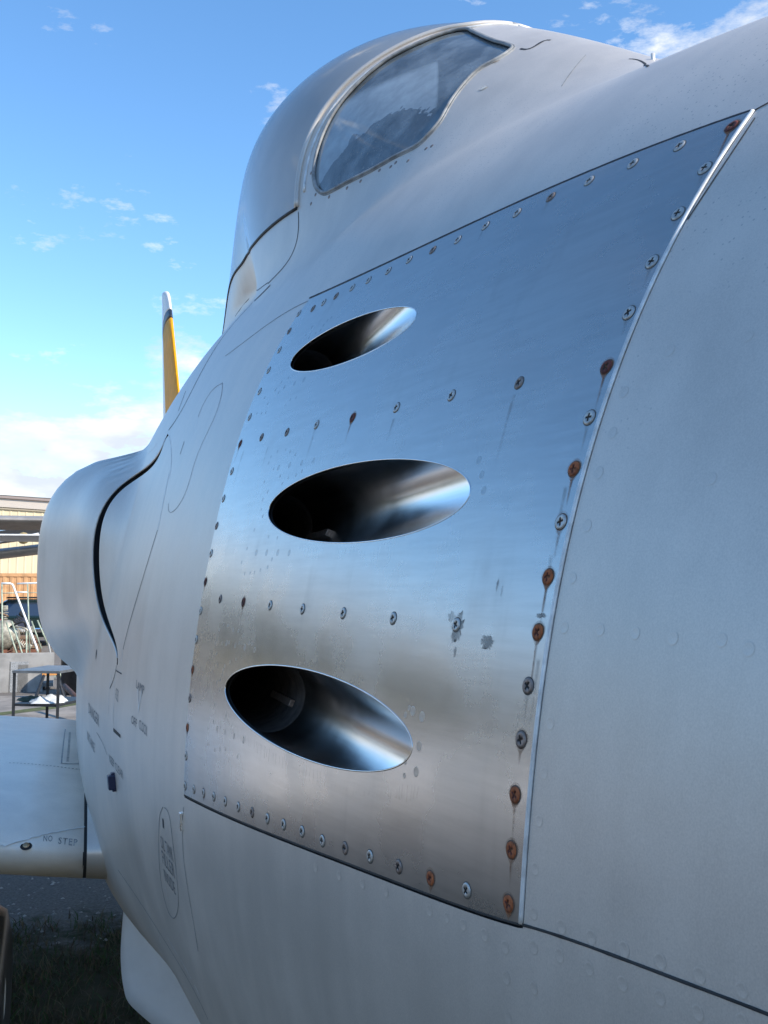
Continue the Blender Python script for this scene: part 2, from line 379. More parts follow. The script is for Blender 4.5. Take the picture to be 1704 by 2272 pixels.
def ribbon(name, yp, w, off, mat, parent, w1=None):
    P = onsurf(yp); n = normal(P); t = np.gradient(P, axis=0); s = np.cross(n, t); s /= np.linalg.norm(s, axis=1, keepdims=True)
    ww = np.full(len(P), w) if w1 is None else np.linspace(w, w1, len(P)); ww = (ww * (1 + .07 * rng.standard_normal(len(P)).clip(-1.5, 1.5)))[:, None]
    V = np.vstack([P + s * ww / 2 + n * off, P + n * (off + .0003), P - s * ww / 2 + n * off]); k = len(P)
    F = [[i, i + 1, k + i + 1, k + i] for i in range(k - 1)] + [[k + i, k + i + 1, 2 * k + i + 1, 2 * k + i] for i in range(k - 1)]
    return mk(name, V, orient_q(V, F, n), mat, parent)
def orient_q(V, F, n):
    k = len(n); out = []
    for f in F:
        a, b, c = V[f[0]], V[f[1]], V[f[2]]
        out.append(f if np.dot(np.cross(b - a, c - a), n[f[0] % k]) > 0 else f[::-1])
    return out

jet = thing('jet_aircraft', 'silver straight-winged jet fighter with bare metal gun panel and bubble canopy', 'aircraft', (D, 2.6, -EYE))

# panel outline, read off the photograph and laid on the nose surface
BL, BR, TR, TL = (409.5, 1762), (1157, 2049), (1671, 247), (688, 664)
def edge(pts, a, b, n):
    q = polysm([a] + pts + [b], n); u = np.linspace(0, 1, n)[:, None]
    return q + (np.array(a) - q[0]) * (1 - u) + (np.array(b) - q[-1]) * u
e_bot = edge([(484, 1798), (553.6, 1829), (649, 1866), (770.6, 1912), (857, 1947), (950, 1979.5), (1080, 2027)], BL, BR, 90)
e_fr = edge([(1161, 1909), (1172.7, 1773), (1188.6, 1636), (1208.5, 1500), (1221, 1409), (1235.7, 1322), (1250, 1235), (1271.8, 1141), (1293.5, 1054), (1318.8, 967.6), (1351.4, 873.6), (1384, 790), (1420, 703.6), (1462, 600), (1488, 547.5), (1526, 471), (1573, 403), (1619.6, 335)], BR, TR, 120)
e_top = edge([(1615, 265), (1509, 303.4), (1382, 352), (1254.6, 407.4), (1127, 460.5), (1028, 506), (932, 552), (835.8, 598)], TR, TL, 90)
e_rear = edge([(644, 722), (605.7, 787.6), (571, 861), (540.6, 944), (514.5, 1035), (490.7, 1117), (469, 1200), (451.6, 1300), (441, 1371.5), (427, 1489), (417, 1597), (410, 1684)], TL, BL, 90)
panel_loop = px2par(np.vstack([e_bot[:-1], e_fr[:-1], e_top[:-1], e_rear[:-1]]))
panel_cut = offset_loop(panel_loop, .0022)
# gun ports: cylinders along the line of fire meeting the skin
GUNS = [(.2686, .274, .0310), (.2322, .084, .0388), (.192, -.105, .0382)]
def gun_loop(g, n=120, k=1.):
    q = np.linspace(0, 2 * math.pi, n, endpoint=False); o = np.stack([g[0] + k * g[2] * np.cos(q), np.full(n, 0.), g[1] + k * g[2] * np.sin(q)], -1)
    return cast(np.broadcast_to([0., 1, 0], o.shape), .2, 3, o)[1]
gun_P = [gun_loop(g) for g in GUNS]; gun_par = [par(P) for P in gun_P]
# windscreen side light
glass_px = catmull([(720, 428), (703, 416), (697, 395), (697, 376), (705, 333), (725, 280), (758, 226), (807, 173), (865, 128), (932, 94), (990, 72), (1034, 64), (1050, 71), (1091, 89), (1135, 103), (1125, 117), (1096, 135), (1062, 154), (1028, 188), (1000, 226), (975, 270), (946, 304), (922, 325), (874, 349), (826, 376), (778, 400), (742, 419)], 6, True)
glass_loop = resample(px2par(glass_px), .008)
# canopy boundary: arch, then sill aft, closed over the top
arch = px2par(polysm([(660, 460), (667, 376), (686, 309), (720, 246), (778, 178), (845, 128), (913, 92), (971, 70), (1028, 60)], 60, 5))
a_end = np.array([[arch[-1, 0] - .005, (arch[-1, 1] + math.pi / 2) / 2], [arch[-1, 0] - .008, math.pi / 2]])
sill = px2par(polysm([(660, 462), (609, 497), (575, 530), (546, 569), (530, 610)], 30, 3))
sill = sill[sill[:, 0] < 2.12]; sl = sill[-1, 1]
sill_ext = np.array([[y, sl + (y - sill[-1, 0]) * .04] for y in np.linspace(sill[-1, 0] + .03, 3.1, 40)])
top_l = np.array([[y, math.pi / 2] for y in np.linspace(3.1, a_end[-1, 0], 60)])
end_l = np.array([[3.1, p] for p in np.linspace(sill_ext[-1, 1], math.pi / 2, 26)[1:-1]])
canopy_loop = np.vstack([a_end[::-1][:1], a_end[:1], arch[::-1], sill[1:], sill_ext, end_l, top_l[:-1]])
# intake slot
sl_L = polysm([(372, 962), (354, 1002), (325.5, 1035), (289, 1060), (253, 1089), (231, 1118), (219, 1150), (210, 1168), (205, 1212), (206, 1270), (212, 1314), (220.5, 1359), (235, 1394), (250, 1423), (256.5, 1446), (259, 1474)], 90, 9)
sl_R = polysm([(374, 966), (357, 1004), (336, 1036), (304, 1064), (268, 1089), (246, 1114), (232, 1145), (225, 1174), (221, 1212), (219.5, 1256), (222.6, 1291), (228, 1323), (235, 1359), (244, 1388), (256, 1420), (260, 1444), (261, 1476)], 90, 9)
slot_loop = px2par(np.vstack([sl_L, sl_R[::-1]]))

YS = np.r_[np.linspace(-.75, .18, 20), np.arange(.2, 1.9, .018), np.arange(1.9, 2.6, .008), np.arange(2.6, 3.2, .018), np.linspace(3.25, 8.4, 40)]
PH = np.linspace(-math.pi / 2, math.pi / 2, 132)
grid = np.stack(np.meshgrid(YS, PH), -1).reshape(-1, 2)
holes = [panel_cut, glass_loop, canopy_loop, slot_loop]
def keep_skin(c):
    k = np.ones(len(c), bool)
    for h in holes: k &= ~inpoly(c, h)
    return k
yp, F = patch([(h, True) for h in holes], grid, keep_skin, .006)
P, F, n = surf_mesh(yp, F); Pm, Fm, nm = mirror(P, F, n)
skin = mk('fuselage_skin', Pm, Fm, M_PAINT, jet, nm)
MB().lathe([(.075, 0), (.06, -.05), (.03, -.085), (.004, -.1)], (D, -.745, ZC), 'Y', 24).build('nose_cap', M_PAINT, jet, True)
MB().lathe([(.42, 0), (.40, .02), (.3, .03)], (D, 8.38, ZC + .02), 'Y', 32).build('jet_nozzle', M_SOOT, jet, True)

# bare metal gun panel
pg = np.stack(np.meshgrid(np.arange(.4, 1.4, .012), np.arange(-1.1, .5, .02)), -1).reshape(-1, 2)
def keep_panel(c):
    k = inpoly(c, panel_loop)
    for g in gun_par: k &= ~inpoly(c, g)
    return k
yp, F = patch([(panel_loop, True)] + [(g, True) for g in gun_par], pg, keep_panel, .004)
P, F, n = surf_mesh(yp, F, .0006); 
panel = mk('gun_panel', P, F, M_ALU, jet, n); panel['label'] = 'bare metal panel edged with rusty screws round three gun ports'
V, Fw = wall(resample(panel_loop, .004), .0006, -.004); mk('panel_edge', V, Fw, M_RIM, panel)
yp, F = patch([(offset_loop(panel_loop, .012), True)] + [(g, True) for g in gun_par], pg, lambda c: inpoly(c, offset_loop(panel_loop, .012)) & ~np.any([inpoly(c, g) for g in gun_par], 0), .004)
P, F, n = surf_mesh(yp, F, -.0045); mk('panel_rebate', P, F, M_DARK, jet, n)
V, Fw = wall(panel_cut, 0., -.0045); mk('rebate_edge', V, Fw, M_SEAL, jet)
# the port side carries the same panel, plain
yp, F = patch([(panel_cut, True)], pg[::2], lambda c: inpoly(c, panel_cut), .006)
P, F, n = surf_mesh(yp, F); mm = np.array([-1, 1, 1]); mk('gun_panel', P * mm + np.array([2 * D, 0, 0]), F[:, ::-1], M_ALU, jet, n * mm)
# bright doubler strip down the panel's forward edge
strip = resample(px2par(e_fr), .004, False); Ps = onsurf(strip); ns = normal(Ps)
MB().tube(Ps + ns * .0003, .0017, 8).build('edge_strip', M_PALE, jet, True)

# gun ports
for g, P in zip(GUNS, gun_P):
    k = len(P); yb = 1.07 if g[2] < .035 else 1.05; 
    yb = 1.2 if g[1] > .05 else 1.05
    rows = 14; V = []; Nn = []
    q = np.linspace(0, 2 * math.pi, k, endpoint=False); nr = np.stack([-np.cos(q), 0 * q, -np.sin(q)], -1)
    yend = np.maximum(P[:, 1] + .004, yb)
    for i in range(rows + 1):
        u = i / rows; A = P.copy(); A[:, 1] = P[:, 1] + (yend - P[:, 1]) * u; V.append(A); Nn.append(nr)
    Fq = [[i * k + j, i * k + (j + 1) % k, (i + 1) * k + (j + 1) % k, (i + 1) * k + j] for i in range(rows) for j in range(k)]
    tr = mk('gun_port', np.vstack(V), Fq, M_POL, panel, np.vstack(Nn))
    c = (g[0], 0, g[1]); r = g[2]
    bt = MB()
    A = P.copy(); A[:, 1] = yend; B = A.copy(); B[:, 0] = g[0] + (A[:, 0] - g[0]) * .985; B[:, 2] = g[1] + (A[:, 2] - g[1]) * .985; Cc = B.copy(); Cc[:, 1] = 1.5
    bt.add(np.vstack([A, B, Cc]), [[o * k + j, o * k + (j + 1) % k, (o + 1) * k + (j + 1) % k, (o + 1) * k + j] for o in (0, 1) for j in range(k)])
    bt.add(Cc, [list(range(k))]); bt.build('blast_tube', M_SOOT, panel, True)
    q = math.radians(-23); kb = MB(); Mx = Matrix.Translation((g[0] + r * .93 * math.cos(q), 0, g[1] + r * .93 * math.sin(q))) @ Matrix.Rotation(-q, 4, 'Y')
    kb.box((-.003, 1.09, -.004), (.004, 1.2, .004), Mx, .001); kb.build('locating_key', M_STEELB, panel)
    n = normal(P); MB().tube(P + n * .0002, .0008, 6, closed=True).build('port_rim', M_POL, panel, True)
    V = np.vstack([P + n * .0006, P]); 

# ------------------------------------------------------------------ screws, stains, weld marks
def frame_at(P, n, spin=0.):
    n = Vector(n); up = Vector((0, 0, 1)); x = up.cross(n).normalized(); y = n.cross(x)
    R = Matrix((x, y, n)).transposed().to_4x4(); return Matrix.Translation(Vector(P)) @ R @ Matrix.Rotation(spin, 4, 'Z')
def place(me, name, P, n, parent, spin=0., s=1.):
    o = bpy.data.objects.new(name, me); SC.collection.objects.link(o); o.parent = parent
    o.matrix_local = Matrix.Translation(Vector((0, 0, EYE)) - Vector(root_of(parent))) @ frame_at(P, n, spin) @ Matrix.Scale(s, 4)
    return o
def screw_mesh(name, mat, rec):
    R = .0048; na = 20; V = []; F = []; mi = []
    def ring(r, z):
        b = len(V)
        for k in range(na): V.append((r * math.cos(2 * math.pi * k / na), r * math.sin(2 * math.pi * k / na), z))
        return b
    r0 = ring(R * 1.16, .00015); r1 = ring(R * 1.0, .0002); r2 = ring(R * .97, .0007); r3 = ring(R * .80, .00095)
    for a, b, m in ((r0, r1, 1), (r1, r2, 0), (r2, r3, 0)):
        for k in range(na): F.append([a + k, a + (k + 1) % na, b + (k + 1) % na, b + k]); mi.append(m)
    a, w = R * .58, R * .15
    cr_ = [(a, -w), (a, w), (w, w), (w, a), (-w, a), (-w, w), (-a, w), (-a, -w), (-w, -w), (-w, -a), (w, -a), (w, -w)]
    c0 = len(V); V += [(x, y, .001) for x, y in cr_]; c1 = len(V); V += [(x * .7, y * .7, .0002) for x, y in cr_]
    pts = [V[r3 + k][:2] for k in range(na)] + cr_
    E = [(k, (k + 1) % na) for k in range(na)] + [(na + k, na + (k + 1) % 12) for k in range(12)]
    vv, _, ff, ov, *_ = delaunay_2d_cdt([Vector(p) for p in pts], E, [], 0, 1e-9)
    cp = np.array(cr_)
    for f in ff:
        cen = np.mean([vv[i][:] for i in f], 0)
        if inpoly(cen[None], cp)[0]: continue
        ids = [ov[i][0] for i in f]; F.append([(r3 + i) if i < na else (c0 + i - na) for i in ids]); mi.append(0)
    for k in range(12): F.append([c0 + k, c0 + (k + 1) % 12, c1 + (k + 1) % 12, c1 + k]); mi.append(2)
    F.append([c1 + k for k in range(12)]); mi.append(2)
    me = bpy.data.meshes.new(name); me.from_pydata(V, [], F)
    for m in (mat, M_RING, rec): me.materials.append(m)
    me.polygons.foreach_set('material_index', mi); me.polygons.foreach_set('use_smooth', [True] * len(F)); me.update(); return me
SM = {'s': screw_mesh('screw_steel', M_STEEL, M_RECESS), 'b': screw_mesh('screw_brown', M_STEELB, M_RECESS),
      'r': screw_mesh('screw_rust', M_RUST, M_RUSTD), 'd': screw_mesh('screw_dark_rust', M_RUSTD, M_RECESS)}
K = 1704 / 1659.
right = [(1582, 275, 'd'), (1524, 365, 's'), (1466, 463, 's'), (1410, 567, 's'), (1360, 677, 's'), (1312, 794, 'd'), (1275, 903, 's'), (1242, 1014, 'r'), (1214, 1128, 's'), (1186, 1247, 'r'), (1164, 1366, 'r'), (1143, 1482, 'b'), (1128, 1598, 'b'), (1115, 1717, 'r'), (1107, 1836, 'r'), (1101, 1952, 'r')]
topr = [(1469, 317, 's'), (1368, 355, 's'), (1274, 392, 's'), (1191, 427, 'b'), (1118, 461, 's'), (1050, 489, 's'), (990, 519, 's'), (936, 541, 'b'), (885, 562, 's'), (840, 586, 's'), (797, 606, 's'), (762, 622, 's'), (727, 640, 'b'), (700, 654, 's'), (677, 667, 'b')]
botr = [(401, 1698, 's'), (420, 1705, 's'), (441, 1713, 's'), (463, 1721, 's'), (488, 1731, 's'), (516, 1743, 's'), (546, 1755, 'b'), (579, 1768, 's'), (614, 1781, 's'), (654, 1796, 's'), (698, 1816, 's'), (747, 1832, 'b'), (801, 1850, 's'), (863, 1872, 'b'), (932, 1897, 'r'), (1010, 1923, 's')]
mid1 = [(1123, 828, 'b'), (977, 855, 's'), (858, 881, 's'), (763, 903, 'd'), (685, 918, 's'), (621, 934, 'b'), (566, 945, 'b')]
mid2 = [(988, 1350, 's'), (851, 1336, 's'), (743, 1325, 's'), (655, 1316, 's'), (585, 1308, 's'), (527, 1301, 'd'), (477, 1294, 'b')]
left = [(664, 696, 's'), (642.6, 735, 'b'), (621, 777, 's'), (597, 822, 's'), (577, 869, 's'), (555, 926, 's'), (534, 985, 'd'), (515.5, 1046, 's'), (497, 1106.6, 's'), (482, 1167, 'b'), (469.5, 1228, 's'), (457, 1291, 'd'), (446.5, 1355.5, 's'), (437, 1419, 's'), (428.5, 1486.5, 'r'), (422.5, 1549.5, 'b'), (417, 1614.6, 'r'), (414, 1677.5, 's')]
scr = [(x * K, y * K, t, 'R') for x, y, t in right] + [(x * K, y * K, t, 'T') for x, y, t in topr] + [(x * K, y * K, t, 'B') for x, y, t in botr] + \
      [(x * K, y * K, t, 'M') for x, y, t in mid1 + mid2] + [(x, y, t, 'L') for x, y, t in left]
hS, PS = cast(ray(np.array([s[:2] for s in scr], float))); NS = normal(PS)
def drip_mesh(name, P, n, length, w, mat, parent, halo=1.0, r=.0048, off=.0009):
    m = 7; b = Vector(n); dn = Vector((0, 0, -1)); dn = (dn - b * dn.dot(b)).normalized(); sd = b.cross(dn)
    V = []; fade = []; ys = np.r_[np.linspace(-r * 1.5, r * 1.2, 8), np.linspace(r * 1.7, r + length, 9)]
    for y in ys:
        for k in range(m):
            u = -1 + 2 * k / (m - 1)
            if y <= r * 1.2: hw = math.sqrt(max(0, (1.55 * r) ** 2 - (min(y, 0)) ** 2)) if y < 0 else 1.55 * r * (1 - .55 * y / (1.2 * r)); hw = max(hw, w * .5)
            else: hw = w * (1 - .45 * (y - r) / length)
            V.append(Vector(P) + dn * y + sd * (u * hw)); e = 1 - u * u
            if y <= r * 1.2: f = halo * min(1, 2.2 * e) * (.35 if y < -r else .95)
            else: f = e ** .7 * (1 - (y - r) / length) ** .8
            fade.append(f)
    V = np.array([v[:] for v in V]); V = V + 0
    c = cast(np.broadcast_to(-np.array(n), V.shape), 0, .1, V + np.array(n) * .03)[1]; V = c + np.array(n) * off
    F = [[i * m + j, i * m + j + 1, (i + 1) * m + j + 1, (i + 1) * m + j] for i in range(len(ys) - 1) for j in range(m - 1)]
    o = mk(name, V, F, mat, parent); a = o.data.color_attributes.new('fade', 'FLOAT_COLOR', 'POINT')
    a.data.foreach_set('color', np.repeat(np.array(fade, np.float32)[:, None], 4, 1).ravel()); return o
for (x, y, t, grp), P, n in zip(scr, PS, NS):
    sp = rng.uniform(0, 1.57)
    place(SM[t], 'screw', P + n * .0006, n, panel, sp, 1.04 if grp == 'R' else .98)
    rust = t in 'rd'
    if grp == 'R' or rust or rng.random() < .16:
        if grp == 'B' or y > 1940: ln = .005
        elif 1: ln = rng.uniform(.018, .034) if grp == 'R' and rust else rng.uniform(.01, .026)
        drip_mesh('rust_streak', P, n, ln, .0013 if rust else .0017, M_STREAK if rust or rng.random() < .3 else M_GRIME, panel, .9 if rust else .5)
# longer grey runs on the panel
for x, y, ln in ((1148, 858, .06), (700, 955, .035), (600, 980, .03), (880, 915, .025), (1230, 1210, .05), (1262, 1060, .04), (545, 990, .05), (1200, 1440, .04)):
    P = cast(ray(np.array([[x, y]], float)))[1][0]; drip_mesh('water_stain', P, normal(P[None])[0], ln, .0022, M_GRIME, panel, 0.)
def blot(name, x, y, w, h, mat, parent, seed):
    P = cast(ray(np.array([[x, y]], float)))[1][0]; n = normal(P[None])[0]; Fm_ = frame_at(P, n); rg = np.random.default_rng(seed); m = 28; V = [(0, 0, 0)]; fd = [1.]
    for ri, rr in enumerate((.45, .8, 1.)):
        for k in range(m):
            q = 2 * math.pi * k / m; j = 1 + .25 * rg.standard_normal() * (ri > 0); V.append((w * rr * math.cos(q) * j, h * rr * math.sin(q) * j, 0)); fd.append((1., .95, 0.)[ri])
    V = np.array([(Fm_ @ Vector(v))[:] for v in V]); V = cast(np.broadcast_to(-n, V.shape), 0, .1, V + n * .03)[1] + n * .0008
    F = [[0, 1 + k, 1 + (k + 1) % m] for k in range(m)] + [[1 + r * m + k, 1 + (r + 1) * m + k, 1 + (r + 1) * m + (k + 1) % m, 1 + r * m + (k + 1) % m] for r in (0, 1) for k in range(m)]
    o = mk(name, V, F, mat, parent); a = o.data.color_attributes.new('fade', 'FLOAT_COLOR', 'POINT')
    a.data.foreach_set('color', np.repeat(np.array(fd, np.float32)[:, None], 4, 1).ravel()); return o
for i, (x, y, w, h) in enumerate(((1084, 1424, .0075, .0045), (1016, 1392, .0075, .011), (1003, 1368, .004, .004), (1202, 1366, .005, .0017), (1011, 1448, .0015, .004), (1105, 1300, .0012, .005), (1115, 1312, .001, .004))):
    blot('smudge', x, y, w, h, M_SMUDGE, panel, i)
# spot-weld dimples round the ports
def disc_mesh(name, R, h, mat, na=14, ring=False):
    V = []; F = []
    prof = [(R, .0), (R * .9, h), (R * .72, h * .9), (R * .62, h * .15), (0, h * .1)] if ring else [(R, 0), (R * .82, h), (0, h)]
    for r, z in prof[:-1]:
        for k in range(na): V.append((r * math.cos(2 * math.pi * k / na), r * math.sin(2 * math.pi * k / na), z))
    for i in range(len(prof) - 2):
        for k in range(na): F.append([i * na + k, i * na + (k + 1) % na, (i + 1) * na + (k + 1) % na, (i + 1) * na + k])
    V.append((0, 0, prof[-1][1])); b = (len(prof) - 2) * na
    for k in range(na): F.append([b + k, b + (k + 1) % na, len(V) - 1])
    me = bpy.data.meshes.new(name); me.from_pydata(V, [], F); me.materials.append(mat)
    me.polygons.foreach_set('use_smooth', [True] * len(F)); me.update(); return me
M_WELD = metal_mat('weld_mark', (.38, .37, .36), .34, (200, 200, 200), .1)
dim_s = disc_mesh('weld_small', .0022, .00006, M_WELD, ring=True); dim_l = disc_mesh('weld_large', .0036, .00007, M_WELD, ring=True)
c6 = lambda p: (380 + p[0] * .434, 640 + p[1] * .434); c7 = lambda p: (380 + p[0] * .434, 1250 + p[1] * .434)
big6 = [(550, 918), (607, 905), (668, 893), (730, 880), (437, 1350), (490, 1350), (547, 1350), (605, 1352), (680, 468), (632, 487), (580, 505), (535, 520), (1575, 880), (1600, 1035), (1590, 955)]
sm6 = [(512, 862), (545, 835), (587, 825), (610, 835), (637, 850), (500, 893), (525, 925), (560, 960), (570, 998), (600, 970), (640, 955), (670, 935), (478, 990), (495, 1040), (470, 1080), (463, 1130), (427, 1235), (470, 1165), (500, 1270), (390, 1330), (362, 1400), (378, 1457), (405, 1455), (428, 1452), (458, 1440), (495, 1425), (517, 1385), (545, 1275), (480, 560), (550, 535), (495, 590), (610, 570), (440, 640), (463, 640), (485, 635), (800, 165), (765, 215), (720, 200), (690, 240), (740, 230), (565, 480), (600, 460), (640, 560), (585, 600), (820, 150), (780, 190), (705, 255)]
big7 = [(285, 408), (330, 420), (378, 430), (428, 443), (237, 845), (278, 862), (323, 882), (372, 903), (1238, 755), (1285, 785), (1270, 935), (1255, 1065)]
sm7 = [(270, 310), (292, 318), (248, 340), (318, 340), (345, 345), (372, 372), (228, 410), (262, 410), (298, 405), (233, 462), (350, 408), (400, 408), (415, 412), (303, 505), (333, 490), (362, 475), (275, 525), (253, 595), (262, 570), (268, 545), (237, 520), (250, 650), (235, 610), (222, 725), (283, 778), (218, 810), (190, 845), (190, 925), (225, 955), (252, 950), (280, 950), (255, 840), (340, 990), (1195, 1085), (1200, 775), (1220, 740), (1200, 1015)]
for lst, me in ((list(map(c6, big6)) + list(map(c7, big7)), dim_l), (list(map(c6, sm6)) + list(map(c7, sm7)), dim_s)):
    h, P = cast(ray(np.array(lst))); n = normal(P); c = par(P)
    for p, nn, ok in zip(P, n, keep_panel(c)):
        if ok: place(me, 'spot_weld', p + nn * .0006, nn, panel, 0, rng.uniform(.85, 1.1))
# rippled seam weld following the upper and lower lip of the ports
for g, rngs in ((GUNS[1], ((25, 150), (208, 330))), (GUNS[2], ((35, 150), (215, 320)))):
    mb = MB()
    for a0, a1 in rngs:
        for a in np.arange(a0, a1, 1.7):
            kk = 1.30 + .03 * rng.standard_normal() * .4; q = math.radians(a + rng.uniform(-.5, .5)); o = np.array([[g[0] + kk * g[2] * math.cos(q), 0, g[1] + kk * g[2] * math.sin(q)]])
            P = cast(np.array([[0., 1, 0]]), .2, 3, o)[1]; n = normal(P)[0]; Fm_ = frame_at(P[0] + n * .0006, n, rng.uniform(-.1, .1)); w, hh = .0016, rng.uniform(.003, .006)
            V = [(-w, -hh, 0), (w, -hh, 0), (w * .8, hh, 0), (-w * .8, hh, 0), (0, -hh * .8, .00004), (0, hh * .8, .00004)]
            mb.add([(Fm_ @ Vector(v))[:] for v in V], [[0, 1, 4], [1, 2, 5, 4], [2, 3, 5], [3, 0, 4, 5]])
    mb.build('weld_ripple', M_ALU, panel, True, kind='stuff')

# ------------------------------------------------------------------ rivets on the nose skins
riv = disc_mesh('rivet', .0040, .00005, M_PAINT, ring=True)
cs = lambda p: (950 + p[0] * .4545, 1500 + p[1] * .4545); c8 = lambda p: (950 + p[0] * .3616, 700 + p[1] * .3616)
rv = [cs(p) for p in ((595, 230), (565, 475), (541, 707), (522, 942), (515, 1160), (650, 1225), (795, 1277), (955, 1335), (1132, 1395), (1323, 1463), (1530, 1535), (275, 1265), (375, 1325), (380, 1475), (515, 1325), (640, 1365), (785, 1430), (948, 1503), (1130, 1573), (1315, 1645), (515, 1525), (90, 1180), (170, 1215), (1530, 1690), (390, 1668), (5, 1145))]
rv += [c8(p) for p in ((975, 1290), (1130, 720), (1045, 965), (885, 1612), (835, 1915), (1270, 1950), (1500, 1980), (1480, 215), (1055, 1930), (1200, 470))]
rv += [(700 + i * 52, 1925 + i * 18) for i in range(4)] + [(1600 + i * 60, 1420 + i * 20) for i in range(2)] + [(1660, 745), (1578, 1062)]
h, P = cast(ray(np.array(rv, float))); n = normal(P); ck = keep_skin(par(P))
for p, nn, ok in zip(P, n, ck & h):
    if ok: place(riv, 'rivet', p + nn * .0001, nn, jet, 0, rng.uniform(.9, 1.1))

# ------------------------------------------------------------------ seams
def seam(px, w, mat=M_SEAL, n=60, deg=4, off=.0003, w1=None, name='panel_seam'):
    q = polysm(px, n, deg) if deg else catmull(px, 8)
    p = px2par(q); p = resample(p, .006, False) if len(p) > 3 else p
    return ribbon(name, p, w, off, mat, jet, w1)
seam([(1157, 2051), (1313.6, 2102), (1495, 2170), (1704, 2250), (1780, 2282)], .0018)
ribbon('panel_gap', resample(px2par(e_top + np.array([-1.2, -2.6])), .006, False), .0026, .0004, M_SEAL, jet)
ribbon('panel_gap', resample(px2par(e_bot + np.array([-.6, 2.2])), .006, False), .0020, .0004, M_SEAL, jet)
seam([(1671, 247), (1704, 229), (1760, 203)], .0018, n=12, deg=2)
seam([(1675, 262), (1618, 348), (1570, 420), (1526, 488)], .0012, n=40)
seam([(600, 633), (542, 691), (506, 734), (470, 789), (445, 825), (423, 872), (405, 908), (387, 939), (374, 953)], .0035, w1=.0045)
seam([(662, 470), (661, 520), (648, 564), (623, 600), (595, 629)], .0022, n=40)
seam([(595, 627), (546, 670), (522, 702)], .0016, n=20, deg=2)
seam([(699, 662), (640, 690), (560, 745), (500, 790)], .0015, M_SEALG, n=40)
seam([(375, 1050), (364.6, 1103), (350, 1176)], .0024, M_PALE, n=20, deg=2)
seam([(350, 1176), (329, 1244), (306, 1320.5), (288, 1382), (273.4, 1441)], .0024, n=30)
seam([(273.4, 1441), (268, 1479)], .0026, M_PALE, n=8, deg=1)
seam([(259, 1476), (257, 1486), (251, 1511), (244, 1527)], .003, n=16, deg=2)
seam([(258, 1488), (270, 1495)], .002, n=6, deg=1)
seam([(247, 1494), (243, 1530), (241, 1590)], .0022, M_PALE, n=20, deg=2)
seam([(254, 1509), (252.5, 1560), (251, 1614)], .0024, M_PALE, n=20, deg=2)
seam([(252, 1619), (267.5, 1634)], .006, n=8, deg=1, name='vent_slot')
seam([(493, 851), (481, 857), (463, 877), (449.6, 901), (440, 925)], .0014, M_SEALG, n=30)
seam([(494, 849), (492, 870), (486, 900), (455, 970), (428.6, 1042), (412, 1089), (396, 1123), (381, 1140), (373, 1132), (375, 1118)], .0010, M_SEALG, n=60, deg=7)
seam([(412, 868), (404, 890), (396, 912)], .0016, n=12, deg=2)
seam([(409, 980), (404, 995), (400, 1008)], .002, n=8, deg=1)
seam([(375, 965), (380, 1000), (376, 1060)], .0014, M_PALE, n=20, deg=2)
seam([(353, 975), (326, 1008), (280, 1035), (230, 1063), (217, 1072)], .0018, M_PALE, n=30)
seam([(408, 1790), (405, 1830), (406, 1880), (420, 1990), (440, 2110)], .0014, M_SEALG, n=30)
seam([(262, 1930), (300, 1985), (350, 2062), (410, 2160), (462, 2262)], .0016, M_SEALG, n=50)
for a, b in (((372, 2080), (395, 2120)), ((402, 2130), (425, 2172)), ((432, 2185), (445, 2212)), ((352, 2070), (356, 2090))):
    seam([a, b], .0022, M_PALE, n=6, deg=1, name='scuff')
seam([(237, 1675), (232, 1655), (222, 1640), (215, 1625)], .0016, M_SEALG, n=10, deg=2)
seam([(1246, 192), (1262, 168), (1282, 142), (1300, 122)], .0010, M_SEALG, n=14, deg=2, name='panel_seam')
seam([(1396, 131), (1418, 134), (1432, 142), (1438, 148)], .003, n=12, deg=2)
seam([(1155, 108), (1172, 109), (1186, 103), (1204, 92), (1222, 89)], .0045, n=24, deg=4)
seam([(1047, 68), (1075, 80), (1105, 92), (1134, 103)], .0040, M_SEALG, n=14, deg=2)
seam([(1062, 72), (1090, 84), (1112, 93), (1130, 100)], .0016, n=14, deg=2)
oval = catmull([(362, 1790), (355, 1808), (353, 1840), (353, 1900), (357, 1950), (364, 1990), (375, 2025), (386, 2037), (394, 2022), (396, 1990), (391, 1930), (384, 1870), (377, 1815), (370, 1795)], 6)
ribbon('access_cover_edge', resample(px2par(oval), .008), .0016, .0003, M_SEALG, jet)
P = cast(ray(np.array([[255, 1734.], [404, 1822.]])))[1]; n = normal(P)
MB().box((-.008, -.0125, -.004), (.008, .0125, .012), frame_at(P[0], n[0]), .002).box((-.006, -.016, -.002), (.006, .016, .006), frame_at(P[0], n[0]), .001).build('drain_mast', pbr('blue_black_enamel', (.012, .02, .06), .35), jet)
MB().box((-.004, -.011, -.002), (.004, .011, .003), frame_at(P[1], n[1]), .001).build('fastener', M_RIM, jet)
P = cast(ray(np.array([[1449., 132.]])))[1]; MB().tube([P[0] - np.array([0, 0, .01]), P[0] + np.array([0, 0, .007])], .0026, 10).build('cowl_peg', M_PALE, jet, True)
blot('paint_chip', 1073, 196, .007, .0045, decal_mat('primer_chip', (.55, .54, .50), .9, 90.), jet, 31)
blot('paint_chip', 1098, 138, .008, .002, decal_mat('ochre_chip', (.35, .26, .17), .8, 200.), jet, 32)

